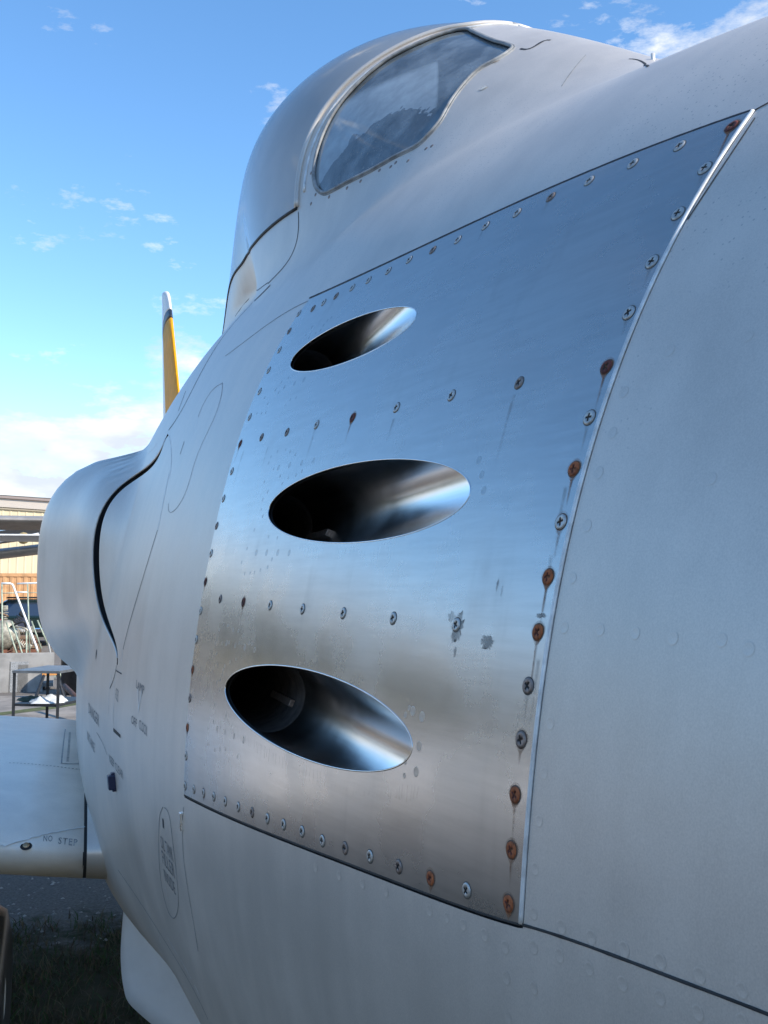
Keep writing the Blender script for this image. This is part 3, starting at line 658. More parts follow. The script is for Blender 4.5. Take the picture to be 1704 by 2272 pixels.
# ------------------------------------------------------------------ intake slot
Pn = onsurf(slot_loop); nn = normal(Pn); k = len(Pn)
V, Fw = wall(slot_loop, 0, -.035); mk('slot_wall', V, Fw, M_SLOT, jet)
h2 = k // 2; V = Pn - nn * .033
mk('intake_slot', V, [[i, i + 1, k - 2 - i, k - 1 - i] for i in range(h2 - 1)], M_SLOT, jet)
MB().tube(np.r_[Pn[:h2]][2:-2] - nn[2:h2 - 2] * .001, .0022, 6).build('slot_lip', M_PAINT, jet, True)

blot('drain_hole', 214, 1452, .006, .009, M_SLOT, jet, 41)
# ------------------------------------------------------------------ canopy, windscreen, cockpit
m, t, b, o = newmat('weathered_perspex'); lk = t.links.new
tc = N('ShaderNodeTexCoord', t); nzz = N('ShaderNodeTexNoise', t); nzz.inputs['Scale'].default_value = 5; nzz.inputs['Detail'].default_value = 6; lk(tc.outputs['Object'], nzz.inputs['Vector'])
df = N('ShaderNodeBsdfDiffuse', t); df.inputs['Color'].default_value = (.78, .80, .80, 1); tl = N('ShaderNodeBsdfTranslucent', t); tl.inputs['Color'].default_value = (.70, .71, .70, 1)
m1 = N('ShaderNodeMixShader', t); m1.inputs[0].default_value = .62; lk(df.outputs[0], m1.inputs[1]); lk(tl.outputs[0], m1.inputs[2])
trn = N('ShaderNodeBsdfTransparent', t); trn.inputs['Color'].default_value = (.86, .90, .92, 1); m2 = N('ShaderNodeMixShader', t); lk(mrange(nzz.outputs['Fac'], .3, .7, .72, .88, t), m2.inputs[0])
lk(trn.outputs[0], m2.inputs[1]); lk(m1.outputs[0], m2.inputs[2])
gl = N('ShaderNodeBsdfGlossy', t); gl.inputs['Roughness'].default_value = .08; fr_ = N('ShaderNodeFresnel', t); fr_.inputs['IOR'].default_value = 1.48
m3 = N('ShaderNodeMixShader', t); lk(fr_.outputs[0], m3.inputs[0]); lk(m2.outputs[0], m3.inputs[1]); lk(gl.outputs[0], m3.inputs[2]); lk(m3.outputs[0], o.inputs['Surface']); M_PERSPEX = m
cg = np.stack(np.meshgrid(np.arange(1.2, 3.1, .02), np.linspace(.6, math.pi / 2, 60)), -1).reshape(-1, 2)
yp, F = patch([(canopy_loop, True)], cg, lambda c: inpoly(c, canopy_loop), .006)
P, F, n = surf_mesh(yp, F, .002); Pm, Fm, nm = mirror(P, F, n); can = mk('canopy', Pm, Fm, M_PERSPEX, jet, nm); can['label'] = 'hazy weathered bubble canopy'
def both(name, pts, r, mat, parent, nseg=8, **kw):
    pts = np.array(pts); mb = MB(); mb.tube(pts, r, nseg, **kw); mb.tube(pts * np.array([-1, 1, 1]) + np.array([2 * D, 0, 0]), r, nseg, **kw); return mb.build(name, mat, parent, True)
ar = np.vstack([arch, a_end]); ar = resample(ar, .015, False); Pa = onsurf(ar); na = normal(Pa)
both('canopy_arch', Pa + na * .001, .005, M_PAINT, can)
sf = resample(np.vstack([sill, sill_ext]), .02, False); Pf = onsurf(sf); nf = normal(Pf)
both('canopy_gasket', Pf + nf * .0005, .0028, M_SEAL, can)
ins = ar.copy(); ins[:, 0] -= .024; Pi = onsurf(ins[2:]); ni = normal(Pi); both('arch_bead', Pi + ni * .0005, .0022, M_PALE, can)
# windscreen pane: clear glass, reflected sky above a ragged treeline painted into its colour
m, t, b, o = newmat('painted_sky_glass'); lk = t.links.new
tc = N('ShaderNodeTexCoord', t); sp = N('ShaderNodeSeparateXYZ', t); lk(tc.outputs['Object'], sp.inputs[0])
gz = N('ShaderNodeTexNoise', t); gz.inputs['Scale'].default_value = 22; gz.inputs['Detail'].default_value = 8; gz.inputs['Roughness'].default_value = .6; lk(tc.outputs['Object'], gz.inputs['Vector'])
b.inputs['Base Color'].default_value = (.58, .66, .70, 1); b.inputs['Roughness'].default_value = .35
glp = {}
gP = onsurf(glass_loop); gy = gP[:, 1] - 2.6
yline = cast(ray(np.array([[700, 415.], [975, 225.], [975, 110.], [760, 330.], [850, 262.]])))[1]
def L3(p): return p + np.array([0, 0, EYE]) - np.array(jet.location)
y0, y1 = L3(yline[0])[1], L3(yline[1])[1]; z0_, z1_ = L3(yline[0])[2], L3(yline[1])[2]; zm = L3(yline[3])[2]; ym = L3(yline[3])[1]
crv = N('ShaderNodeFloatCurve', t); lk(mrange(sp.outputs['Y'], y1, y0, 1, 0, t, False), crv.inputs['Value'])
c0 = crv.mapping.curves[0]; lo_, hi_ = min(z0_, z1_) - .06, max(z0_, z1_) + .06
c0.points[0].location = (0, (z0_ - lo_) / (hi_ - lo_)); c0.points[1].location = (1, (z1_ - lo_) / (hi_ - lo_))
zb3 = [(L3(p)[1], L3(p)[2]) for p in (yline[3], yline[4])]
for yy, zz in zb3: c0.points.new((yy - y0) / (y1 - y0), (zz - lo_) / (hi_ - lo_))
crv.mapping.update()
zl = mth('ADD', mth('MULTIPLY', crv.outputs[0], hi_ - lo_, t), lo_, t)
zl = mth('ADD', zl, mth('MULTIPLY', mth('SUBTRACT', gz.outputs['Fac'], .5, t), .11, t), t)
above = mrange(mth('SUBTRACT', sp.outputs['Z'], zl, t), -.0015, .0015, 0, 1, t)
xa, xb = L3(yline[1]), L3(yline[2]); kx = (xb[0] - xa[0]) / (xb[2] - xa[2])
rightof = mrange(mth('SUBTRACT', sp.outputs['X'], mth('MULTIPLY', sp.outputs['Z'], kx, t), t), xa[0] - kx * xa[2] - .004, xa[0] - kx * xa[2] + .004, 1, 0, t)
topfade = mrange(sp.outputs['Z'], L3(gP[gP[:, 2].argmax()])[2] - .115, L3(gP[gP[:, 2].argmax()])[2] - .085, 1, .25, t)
sky_paint = mth('MULTIPLY', mth('MULTIPLY', mth('MULTIPLY', above, rightof, t), topfade, t), mrange(gz.outputs['Fac'], .3, .7, .46, .66, t), t)  # pale sky reflection put into the pane colour, cut off along the treeline
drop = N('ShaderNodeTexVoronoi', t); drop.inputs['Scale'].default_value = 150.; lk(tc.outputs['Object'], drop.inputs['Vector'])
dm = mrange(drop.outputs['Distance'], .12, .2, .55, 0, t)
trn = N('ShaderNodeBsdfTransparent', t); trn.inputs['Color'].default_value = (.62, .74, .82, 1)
m2 = N('ShaderNodeMixShader', t); lk(mth('MAXIMUM', mth('MAXIMUM', sky_paint, mrange(gz.outputs['Fac'], .35, .7, .16, .36, t), t), mth('MULTIPLY', dm, .6, t), t), m2.inputs[0]); lk(trn.outputs[0], m2.inputs[1]); lk(b.outputs[0], m2.inputs[2])
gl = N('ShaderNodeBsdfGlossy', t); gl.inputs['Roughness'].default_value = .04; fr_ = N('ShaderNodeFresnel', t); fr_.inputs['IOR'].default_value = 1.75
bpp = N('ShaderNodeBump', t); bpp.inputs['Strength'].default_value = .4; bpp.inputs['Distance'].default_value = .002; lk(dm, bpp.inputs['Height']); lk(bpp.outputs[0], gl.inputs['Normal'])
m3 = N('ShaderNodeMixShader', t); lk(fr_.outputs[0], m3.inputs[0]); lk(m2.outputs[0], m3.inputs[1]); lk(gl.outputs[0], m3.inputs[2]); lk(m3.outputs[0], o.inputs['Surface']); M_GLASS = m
gg = np.stack(np.meshgrid(np.arange(1.1, 1.6, .012), np.linspace(.5, 1.5, 90)), -1).reshape(-1, 2)
yp, F = patch([(glass_loop, True)], gg, lambda c: inpoly(c, glass_loop), .005)
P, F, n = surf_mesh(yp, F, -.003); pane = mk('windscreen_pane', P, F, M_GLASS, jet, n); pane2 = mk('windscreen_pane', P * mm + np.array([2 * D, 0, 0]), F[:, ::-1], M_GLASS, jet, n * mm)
ng = normal(gP)
for pn_, fl_ in ((pane, False), (pane2, True)):
    fx = (lambda p: np.array(p) * mm + np.array([2 * D, 0, 0])) if fl_ else np.array
    MB().tube(fx(gP + ng * .0005), .0027, 8, closed=True).build('pane_seal', M_SEALG, pn_, True)
    MB().tube(fx(onsurf(offset_loop(glass_loop, .0045))), .0014, 6, closed=True).build('pane_gasket', M_SEALG, pn_, True)
M_COCK = pbr('cockpit_black', (.02, .022, .025), .7, 0, .3, 8.)
tub = MB()
ysb = np.linspace(1.05, 3.2, 26); ring = []
for y in ysb:
    w = min(float(w_body(y)) * .5, .24); zt_ = float(z0f(y)) + .30 - .0 * y
    ring.append([(D - w, y, min(zt_, .5)), (D - w * .9, y, -.1), (D - .2, y, -.28), (D + .2, y, -.28), (D + w * .9, y, -.1), (D + w, y, min(zt_, .5))])
V = [p for r in ring for p in r]; tub.add(V, [[i * 6 + j, i * 6 + j + 1, (i + 1) * 6 + j + 1, (i + 1) * 6 + j] for i in range(len(ysb) - 1) for j in range(5)])
tub.build('cockpit_tub', M_COCK, jet)
MB().box((D - .17, 1.36, .2), (D + .17, 1.42, .66), None, .03).build('instrument_panel', M_COCK, jet)
MB().box((D - .2, 2.3, -.1), (D + .2, 2.42, .66), Matrix.Translation((0, 0, 0)), .04).box((D - .11, 2.26, .64), (D + .11, 2.38, .84), None, .04).build('ejection_seat', pbr('seat_grey', (.08, .085, .08), .8), jet)
for y, px in ((0, 0),):
    pts = [(878, 349), (842, 366), (800, 390), (770, 405), (730, 425), (690, 440), (682, 350), (700, 420), (690, 372), (945, 318), (958, 312), (905, 345), (867, 358)]
    h, P = cast(ray(np.array([(x, y_ + 12) for x, y_ in pts], float))); n = normal(P); ms = disc_mesh('frame_screw', .003, .0005, M_STEELB)
    for p, q in zip(P, n): place(ms, 'frame_screw', p, q, jet)

# ------------------------------------------------------------------ wing
WY0, WZ, WCH = 2.22, -.54, 2.75
def wing_pt(x, u, side):                    # u 0..1 from leading edge; side +1 upper
    s = -(x - .02); y0 = WY0 + .035 * max(s, 0); c = WCH - .26 * max(s, 0)
    tk = .128 * (2.969 * math.sqrt(u) - 1.26 * u - 3.516 * u * u + 2.843 * u ** 3 - 1.036 * u ** 4) * .5 * c
    cam_ = .006 * c * 4 * u * (1 - u)
    return (x, y0 + c * u, WZ + .12 * max(s, 0) + cam_ + side * tk * (.66 if side > 0 else .82) - .055 * u)
us = [(.5 - .5 * math.cos(math.pi * k / 40)) ** 1.3 for k in range(41)]
def wing_sec(x): return [wing_pt(x, u, -1) for u in us[::-1]] + [wing_pt(x, u, 1) for u in us[1:]]
def loft(secs, cap=True):
    k = len(secs[0]); V = [p for s in secs for p in s]; F = [[i * k + j, i * k + (j + 1) % k, (i + 1) * k + (j + 1) % k, (i + 1) * k + j] for i in range(len(secs) - 1) for j in range(k)]
    if cap: F += [list(range(k))[::-1], [(len(secs) - 1) * k + j for j in range(k)]]
    return V, F
wx = np.r_[.018, -.1, -.2, -.35, -.6, -1, -2, -3.5, -5.1]
V, F = loft([wing_sec(x) for x in wx]); wing = mk('wing', V, F, M_WING, jet); 
for p in wing.data.polygons: p.use_smooth = len(p.vertices) == 4
V, F = loft([[(2 * D - q[0], q[1], q[2]) for q in wing_sec(x)] for x in wx]); w2 = mk('wing', V, [f[::-1] for f in F], M_WING, jet)
for p in w2.data.polygons: p.use_smooth = len(p.vertices) == 4
# root fairing inboard of the joint
fs = []
for x, k in ((.0245, 1.), (.05, 1.02), (.09, 1.06), (.15, 1.14), (.24, 1.3)):
    s = wing_sec(.02); fs.append([(x, p[1] + (x - .02) * -.25 * max(0, 1 - (p[1] - WY0) / .6), WZ + (p[2] - WZ) * k) for p in s])
V, F = loft(fs, False); mk('wing_root_fairing', V, F, M_PAINT, jet)
gp = MB(); V, F = loft([[(x, p[1], WZ + (p[2] - WZ) * .985) for p in wing_sec(.02)] for x in (.0165, .026)], False); mk('wing_root_gap', V, F, M_DARK, jet)
def wing_hit(px):                            # where a sight line meets the wing's upper skin
    out = []
    for x, y in px:
        d = ray(np.array([x, y], float)); best = None; lo = None
        for t_ in np.linspace(1.5, 5.2, 1500):
            p = d * t_; u = (p[1] - WY0 - .035 * max(.02 - p[0], 0)) / (WCH - .26 * max(.02 - p[0], 0))
            if u < 0 or u > 1: continue
            zz = wing_pt(p[0], u, 1)[2]
            if p[2] < zz: best = (p[0], p[1], zz); break
        if best: out.append(best)
    return np.array(out)
def wing_line(px, w, mat, name, n=24, dash=False):
    q = polysm(px, n, min(3, len(px) - 1)); P = wing_hit(q)
    if len(P) < 2: return
    t_ = np.gradient(P, axis=0); s = np.cross(t_, [0, 0, 1.]); s /= np.linalg.norm(s, axis=1, keepdims=True) + 1e-9; k = len(P)
    V = np.vstack([P + s * w / 2 + [0, 0, .0006], P - s * w / 2 + [0, 0, .0006]]); F = [[i, i + 1, k + i + 1, k + i] for i in range(k - 1) if not dash or i % 2 == 0]
    mk(name, V, F, mat, wing)
wing_line([(-40, 1905), (0, 1886), (21, 1877), (70, 1861), (140, 1844), (188, 1836)], .005, M_PALE, 'wing_seam', 40)
wing_line([(20, 1693), (45, 1694), (105, 1699), (180, 1708)], .004, M_SEAL, 'wing_seam', 40, True)
wing_line([(145, 1618), (141, 1650), (136.5, 1694)], .0035, M_SEALG, 'walkway_edge', 30)
wing_line([(136.5, 1694), (178, 1695)], .006, M_SEALG, 'walkway_edge', 12)
wing_line([(175, 1616), (177, 1650), (179, 1694)], .004, M_SEAL, 'walkway_edge', 30)
wing_line([(155, 1625), (153, 1655), (150, 1690)], .006, M_SEALG, 'walkway_edge', 60, True)
P = wing_hit([(57, 1911)])
if len(P):
    me = disc_mesh('tie_down', .012, .002, M_DARK, 20); me2 = disc_mesh('tie_down_screw', .0075, .0035, pbr('brass', (.5, .34, .2), .5, .7, .3, 90.), 16)
    nn_ = np.array([0, -.55, .83]); place(me, 'leading_edge_socket', P[0], nn_, wing); place(me2, 'leading_edge_screw', P[0], nn_, wing)
def text_mesh(s, size, spacing=1.):
    c = bpy.data.curves.new('txt', 'FONT'); c.body = s; c.size = size; c.space_character = spacing; c.resolution_u = 2
    o = bpy.data.objects.new('txt', c); SC.collection.objects.link(o); dg = bpy.context.evaluated_depsgraph_get(); me = bpy.data.meshes.new_from_object(o.evaluated_get(dg))
    bpy.data.objects.remove(o); V = np.array([v.co[:] for v in me.vertices]); F = [list(p.vertices) for p in me.polygons]; bpy.data.meshes.remove(me); return V, F
def wing_text(s, pa, pb, size, name):
    A = wing_hit([pa, pb]); V, F = text_mesh(s, size, 1.15); w = V[:, 0].max(); ex = (A[1] - A[0]); ln = np.linalg.norm(ex); ex = ex / ln; ey = np.array([-ex[1], ex[0], 0])
    out = []
    for v in V:
        p = A[0] + ex * v[0] / w * ln + ey * v[1]; u = (p[1] - WY0 - .035 * (.02 - p[0])) / (WCH - .26 * (.02 - p[0])); out.append((p[0], p[1], wing_pt(p[0], max(u, 0), 1)[2] + .0008))
    mk(name, out, F, M_TEXT, wing)
wing_text('NO', (95, 1868), (116, 1871), .017, 'stencil_text'); wing_text('STEP', (128, 1874), (171, 1879), .017, 'stencil_text')
def side_text(s, px, px2, hgt, mat=M_TEXT):
    (P0, P1) = cast(ray(np.array([px, px2], float)))[1]; V, F = text_mesh(s, 1., 1.05); V = V - V.min(0); w, hh = V[:, 0].max(), V[:, 1].max()
    u = V[:, 0] / w; v = V[:, 1] / hh * hgt
    o = np.stack([np.full(len(V), -1.), P0[1] + (P1[1] - P0[1]) * u, P0[2] - hgt / 2 + (P1[2] - P0[2]) * u + v], -1)
    h, P = cast(np.broadcast_to([1., 0, 0], o.shape), 0, 2.5, o); n = normal(P); mk('stencil_text', P + n * .0005, F, mat, jet)
side_text('LAMP', (303, 1517), (320, 1532), .012); side_text('OFF', (292, 1595), (304, 1606), .013); side_text('CLOCK', (309, 1606), (327, 1623), .014)
side_text('V', (304, 1553), (314, 1560), .035, M_PALE)
side_text('OIL TANK', (357, 1866), (384, 1898), .017); side_text('FILLER', (360, 1900), (387, 1934), .018); side_text('INSIDE', (365, 1940), (389, 1972), .017); side_text('1', (361, 1825), (364, 1829), .012, M_TEXTD)
side_text('DANGER', (197, 1570), (220, 1600), .022); side_text('INTAKE', (194, 1630), (210, 1660), .018); side_text('KEEP CLEAR', (243, 1682), (273, 1720), .014); side_text('2', (368, 1978), (371, 1982), .016, M_PALE)
side_text('ACCESS', (257, 1536), (263, 1546), .02)

# ------------------------------------------------------------------ fin and tailplane
def fin_sec(z, y0, y1, x=D, tk=.06):
    c = y1 - y0; out = []
    for sgn, rngu in ((-1, us[::-1]), (1, us[1:-1])):
        for u in rngu:
            h_ = tk * 5 * (.2969 * math.sqrt(u) - .126 * u - .3516 * u * u + .2843 * u ** 3 - .1036 * u ** 4) * c * .5 * 1.2
            out.append((x + sgn * h_, y0 + c * u, z))
    return out
def fin_line(z):                            # leading and trailing edge stations at height z
    le = 7.4 + (z - 1.54) * 1.03; return le, le + max(.7, 1.4 - (z - 1.54) * .68)
def fin_part(name, za, zb, mat, n=8, round_top=False, mats=None):
    secs = []
    for i, z in enumerate(np.linspace(za, zb, n)):
        le, te = fin_line(z)
        if round_top: f = (z - za) / (zb - za); e = math.sqrt(max(0, 1 - f ** 2.4)); mid = le + .45 * (te - le); le, te = mid + (le - mid) * (.12 + .88 * e), mid + (te - mid) * (.12 + .88 * e)
        secs.append(fin_sec(z, le, te, D, .10 / max(te - le, .35)))
    V, F = loft(secs); mi = None
    if mats:
        k = len(secs[0]); mi = []
        for f in F:
            if len(f) > 4: mi.append(0); continue
            j = f[0] % k; u = us[::-1][j] if j < len(us) else us[1:-1][j - len(us)]
            mi.append(1 if u < .68 else 0)
    o = mk(name, V, F, mat, jet, mats=mats, mi=mi)
    for p in o.data.polygons: p.use_smooth = len(p.vertices) == 4
    return o
M_YEL = pbr('yellow_enamel', (.88, .35, .004), .6, 0, .1, 12., spec=.15); M_BLK = pbr('black_band_enamel', (.02, .022, .03), .45)
fin_part('tail_fin', .0, 2.26, M_WING, 10, mats=[M_WING, M_YEL]); fin_part('fin_black_band', 2.26, 2.36, M_BLK, 3); fin_part('fin_tip', 2.36, 2.67, M_WING, 14, True)
for sx in (-1, 1):
    secs = []
    for s in np.linspace(0, 1, 6):
        y0 = 7.3 + .35 * s; c = 1.15 - .5 * s; x = D + sx * (.15 + 1.9 * s)
        secs.append([(x, p[1], .42 + (p[0] - D)) for p in fin_sec(0, y0, y0 + c, D, .07)])
    V, F = loft(secs); mk('tailplane', V, F if sx > 0 else [f[::-1] for f in F], M_WING, jet)

# ------------------------------------------------------------------ undercarriage
M_DOOR = pbr('white_door_paint', (.60, .61, .62), .42, .1, .06, 9., .04, 30.)
px_edge = [(280, 1975), (273, 2030), (269, 2080), (267.5, 2120), (270, 2165), (277, 2205), (286, 2226), (308, 2248), (340, 2275), (385, 2305), (440, 2325)]
FN = np.array([-.25, -.95, .12]); FP0 = np.array([.11, 2.45, -.85])
def flap_pt(px, py): d = ray(np.array([px, py], float)); return d * (FN @ FP0) / (FN @ d)
low = np.array([flap_pt(*p) for p in catmull(px_edge, 6)]); ex = np.cross(FN, [0, 0, 1.]); ex /= np.linalg.norm(ex); ex = ex if ex[0] > 0 else -ex
top_ = low[0] + ex * np.linspace(0, .62, len(low))[:, None]; top_[:, 2] += .02; low2 = np.vstack([low, low[-1] + ex * .2])
sl_ = np.r_[0, np.cumsum(np.linalg.norm(np.diff(low2, axis=0), axis=1))]; uu = np.linspace(0, sl_[-1], 60); lowp = np.stack([np.interp(uu, sl_, low2[:, k_]) for k_ in range(3)], -1)
tp = np.stack([np.interp(np.linspace(0, 1, 60), np.linspace(0, 1, len(top_)), top_[:, k_]) for k_ in range(3)], -1); rows = []
fnu = FN / np.linalg.norm(FN)
for v in np.linspace(0, 1, 12): rows.append(tp * (1 - v) + lowp * v + fnu * (.018 * math.sin(math.pi * v)))
A = np.vstack(rows); kk = 60; Fq = [[i * kk + j, i * kk + j + 1, (i + 1) * kk + j + 1, (i + 1) * kk + j] for i in range(11) for j in range(kk - 1)]
B = A - fnu * .014; nA = len(A); V = np.vstack([A, B]); F = [f[::-1] for f in Fq] + [[q_ + nA for q_ in f] for f in Fq]
bd = [j for j in range(kk)] + [i * kk + kk - 1 for i in range(1, 12)] + [11 * kk + j for j in range(kk - 2, -1, -1)] + [i * kk for i in range(10, 0, -1)]
F += [[bd[i], bd[(i + 1) % len(bd)], bd[(i + 1) % len(bd)] + nA, bd[i] + nA] for i in range(len(bd))]
gd = mk('dive_flap', V, F, M_DOOR, jet)
bmd = bmesh.new(); bmd.from_mesh(gd.data); bmesh.ops.recalc_face_normals(bmd, faces=bmd.faces); bmd.to_mesh(gd.data); bmd.free()
gd['label'] = 'white plate hanging below the belly'
M_TYRE = pbr('tyre_rubber', (.03, .034, .04), .35, 0, .3, 30.)
W_R = .30; WHY = 3.55; CXW = -.30
for sx in (-1, 1):
    cx = D + sx * 1.01 if sx > 0 else CXW
    wl = MB().lathe([(.13, -.08), (.21, -.105), (.27, -.09), (.295, -.05), (.30, 0), (.295, .05), (.27, .09), (.21, .105), (.13, .08)], (cx, WHY, -EYE + W_R), 'X', 40).build('main_wheel', M_TYRE, jet, True)
    MB().lathe([(.05, -.095), (.13, -.085), (.13, .085), (.05, .095)], (cx, WHY, -EYE + W_R), 'X', 28).build('wheel_hub', M_DOOR, wl, True)
    MB().tube([(cx - .0 * sx, WHY, -EYE + .4), (cx - .02, WHY + .06, -.5)], [.045, .06], 14).build('gear_leg', M_DOOR, jet, True)
nx = MB().lathe([(.1, -.06), (.2, -.075), (.25, -.04), (.255, 0), (.25, .04), (.2, .075), (.1, .06)], (D, .9, -EYE + .255), 'X', 36).build('nose_wheel', M_TYRE, jet, True)
MB().tube([(D, .9, -EYE + .27), (D, 1.0, -.6)], [.035, .05], 12).build('gear_leg', M_DOOR, jet, True)

# ------------------------------------------------------------------ ground
G = -EYE
def ground_mat():
    m, t, b, o = newmat('yard_ground'); lk = t.links.new; tc = N('ShaderNodeTexCoord', t); src = tc.outputs['Object']
    a = N('ShaderNodeTexNoise', t); a.inputs['Scale'].default_value = .5; a.inputs['Detail'].default_value = 9; a.inputs['Roughness'].default_value = .65; lk(src, a.inputs['Vector'])
    g = N('ShaderNodeTexNoise', t); g.inputs['Scale'].default_value = 45.; g.inputs['Detail'].default_value = 6; g.inputs['Roughness'].default_value = .75; lk(src, g.inputs['Vector'])
    r = N('ShaderNodeValToRGB', t); e = r.color_ramp.elements; e[0].position = .3; e[0].color = (.13, .115, .10, 1); e[1].position = .7; e[1].color = (.27, .235, .20, 1)
    lk(mth('ADD', mth('MULTIPLY', a.outputs['Fac'], .55, t), mth('MULTIPLY', g.outputs['Fac'], .45, t), t), r.inputs[0])
    lk(r.outputs[0], b.inputs['Base Color']); b.inputs['Roughness'].default_value = .95; b.inputs['Specular IOR Level'].default_value = .15
    bp = N('ShaderNodeBump', t); bp.inputs['Strength'].default_value = .5; bp.inputs['Distance'].default_value = .02; lk(g.outputs['Fac'], bp.inputs['Height']); lk(bp.outputs[0], b.inputs['Normal'])
    return m
gr = mk('ground', [(-3000, -3000, G), (3000, -3000, G), (3000, 3000, G), (-3000, 3000, G)], [[0, 1, 2, 3]], ground_mat(), kind='structure', smooth=False)
# weedy turf under the aircraft, with an uneven edge against the hardstanding
def turf_mat():
    m, t, b, o = newmat('turf_soil'); lk = t.links.new; tc = N('ShaderNodeTexCoord', t); src = tc.outputs['Object']
    a = N('ShaderNodeTexNoise', t); a.inputs['Scale'].default_value = 5.; a.inputs['Detail'].default_value = 8; a.inputs['Roughness'].default_value = .7; lk(src, a.inputs['Vector'])
    g = N('ShaderNodeTexNoise', t); g.inputs['Scale'].default_value = 70.; g.inputs['Detail'].default_value = 5; g.inputs['Roughness'].default_value = .8; lk(src, g.inputs['Vector'])
    s = N('ShaderNodeSeparateXYZ', t); lk(src, s.inputs[0])
    r = N('ShaderNodeValToRGB', t); e = r.color_ramp.elements; e[0].position = .35; e[0].color = (.045, .048, .02, 1); e[1].position = .65; e[1].color = (.10, .075, .045, 1); lk(a.outputs['Fac'], r.inputs[0])
    r2 = N('ShaderNodeValToRGB', t); e = r2.color_ramp.elements; e[0].position = .3; e[0].color = (.10, .085, .075, 1); e[1].position = .7; e[1].color = (.26, .22, .19, 1); lk(g.outputs['Fac'], r2.inputs[0])
    f = mrange(mth('ADD', s.outputs['Y'], mth('MULTIPLY', mth('SUBTRACT', a.outputs['Fac'], .5, t), 2.6, t), t), 4.7, 5.5, 0, 1, t)
    mx = N('ShaderNodeMix', t, data_type='RGBA'); lk(f, mx.inputs['Factor']); lk(r.outputs[0], mx.inputs['A']); lk(r2.outputs[0], mx.inputs['B']); lk(mx.outputs['Result'], b.inputs['Base Color'])
    b.inputs['Roughness'].default_value = .95; b.inputs['Specular IOR Level'].default_value = .1
    bp = N('ShaderNodeBump', t); bp.inputs['Strength'].default_value = .7; bp.inputs['Distance'].default_value = .03; lk(g.outputs['Fac'], bp.inputs['Height']); lk(bp.outputs[0], b.inputs['Normal']); return m
M_TURF = turf_mat()
pts = []
for k in range(90):
    q = 2 * math.pi * k / 90; r = 1 + .03 * math.sin(5 * q) + .02 * math.sin(11 * q + 1) + .012 * rng.standard_normal()
    pts.append((.4 + 8.5 * r * math.cos(q), -1.9 + 9.6 * r * math.sin(q), G + .004))
mk('turf', pts, [list(range(90))], M_TURF, kind='structure', smooth=False)
slab = pbr('old_concrete', (.25, .215, .18), .9, 0, .3, 2.2, .3, 40.)
mk('concrete_apron', [(-14, 9.4, G + .008), (9, 10.4, G + .008), (9, 17, G + .008), (-14, 17, G + .008)], [[0, 1, 2, 3]], slab, kind='structure', smooth=False)
# grass blades
def blades(name, n, area, hmin, hmax, mats):
    V = []; F = []; mi = []; g2 = np.random.default_rng(3); c = 0
    cl = [(g2.uniform(area[0], area[1]), g2.uniform(area[2], area[3])) for _ in range(n // 26)]
    while c < n:
        cx_, cy_ = cl[g2.integers(len(cl))]; x = cx_ + g2.normal(0, .06); y = cy_ + g2.normal(0, .06)
        hgt = g2.uniform(hmin, hmax); q = g2.uniform(0, 6.28); w = g2.uniform(.0015, .0035); lx, ly = g2.normal(0, .6, 2) * hgt
        dx_, dy_ = math.cos(q) * w, math.sin(q) * w; b = len(V)
        V += [(x - dx_, y - dy_, G + .003), (x + dx_, y + dy_, G + .003), (x + lx * .4 + dx_ * .7, y + ly * .4 + dy_ * .7, G + hgt * .6), (x + lx * .4 - dx_ * .7, y + ly * .4 - dy_ * .7, G + hgt * .6), (x + lx, y + ly, G + hgt)]
        F += [[b, b + 1, b + 2, b + 3], [b + 3, b + 2, b + 4]]; m_ = int(g2.choice(len(mats), p=[.42, .33, .25])); mi += [m_, m_]; c += 1
    return mk(name, V, F, mats[0], kind='stuff', mats=mats, mi=mi, smooth=False)
gm = [pbr('grass_green', (.045, .075, .018), .8), pbr('grass_dry', (.13, .10, .055), .85), pbr('grass_dead', (.085, .055, .035), .9)]
gb = blades('grass', 26000, (-1.6, 1.6, 2.6, 5.25), .015, .06, gm); gb['label'] = 'short weedy green and dry grass under the aircraft'; gb['category'] = 'grass'
def pebbles():
    mb = MB(); g2 = np.random.default_rng(5)
    for k in range(900):
        x, y = g2.uniform(-1.5, .6), g2.uniform(4.9, 7.5); r = g2.uniform(.004, .014); z = G + r * .3
        mb.add([(x + r, y, z), (x, y + r * .8, z), (x - r, y, z), (x, y - r * .8, z), (x + r * .1, y, z + r * .7)], [[0, 1, 4], [1, 2, 4], [2, 3, 4], [3, 0, 4]])
    o = mb.build('gravel', pbr('gravel_stone', (.30, .27, .24), .9, 0, .5, 30.), kind='stuff'); o['label'] = 'loose pale gravel strewn where the grass ends'; o['category'] = 'gravel'
pebbles()
# strip of moss along a joint in the concrete
mk('moss_strip', [(-1.6, 13.7, G + .012), (-.3, 14.9, G + .012), (.6, 16.2, G + .012), (.6, 16.8, G + .012), (-.35, 15.3, G + .012), (-1.7, 13.9, G + .012)], [[0, 1, 2, 3, 4, 5]], pbr('moss', (.09, .10, .03), .95, 0, .5, 6.), kind='structure', smooth=False)

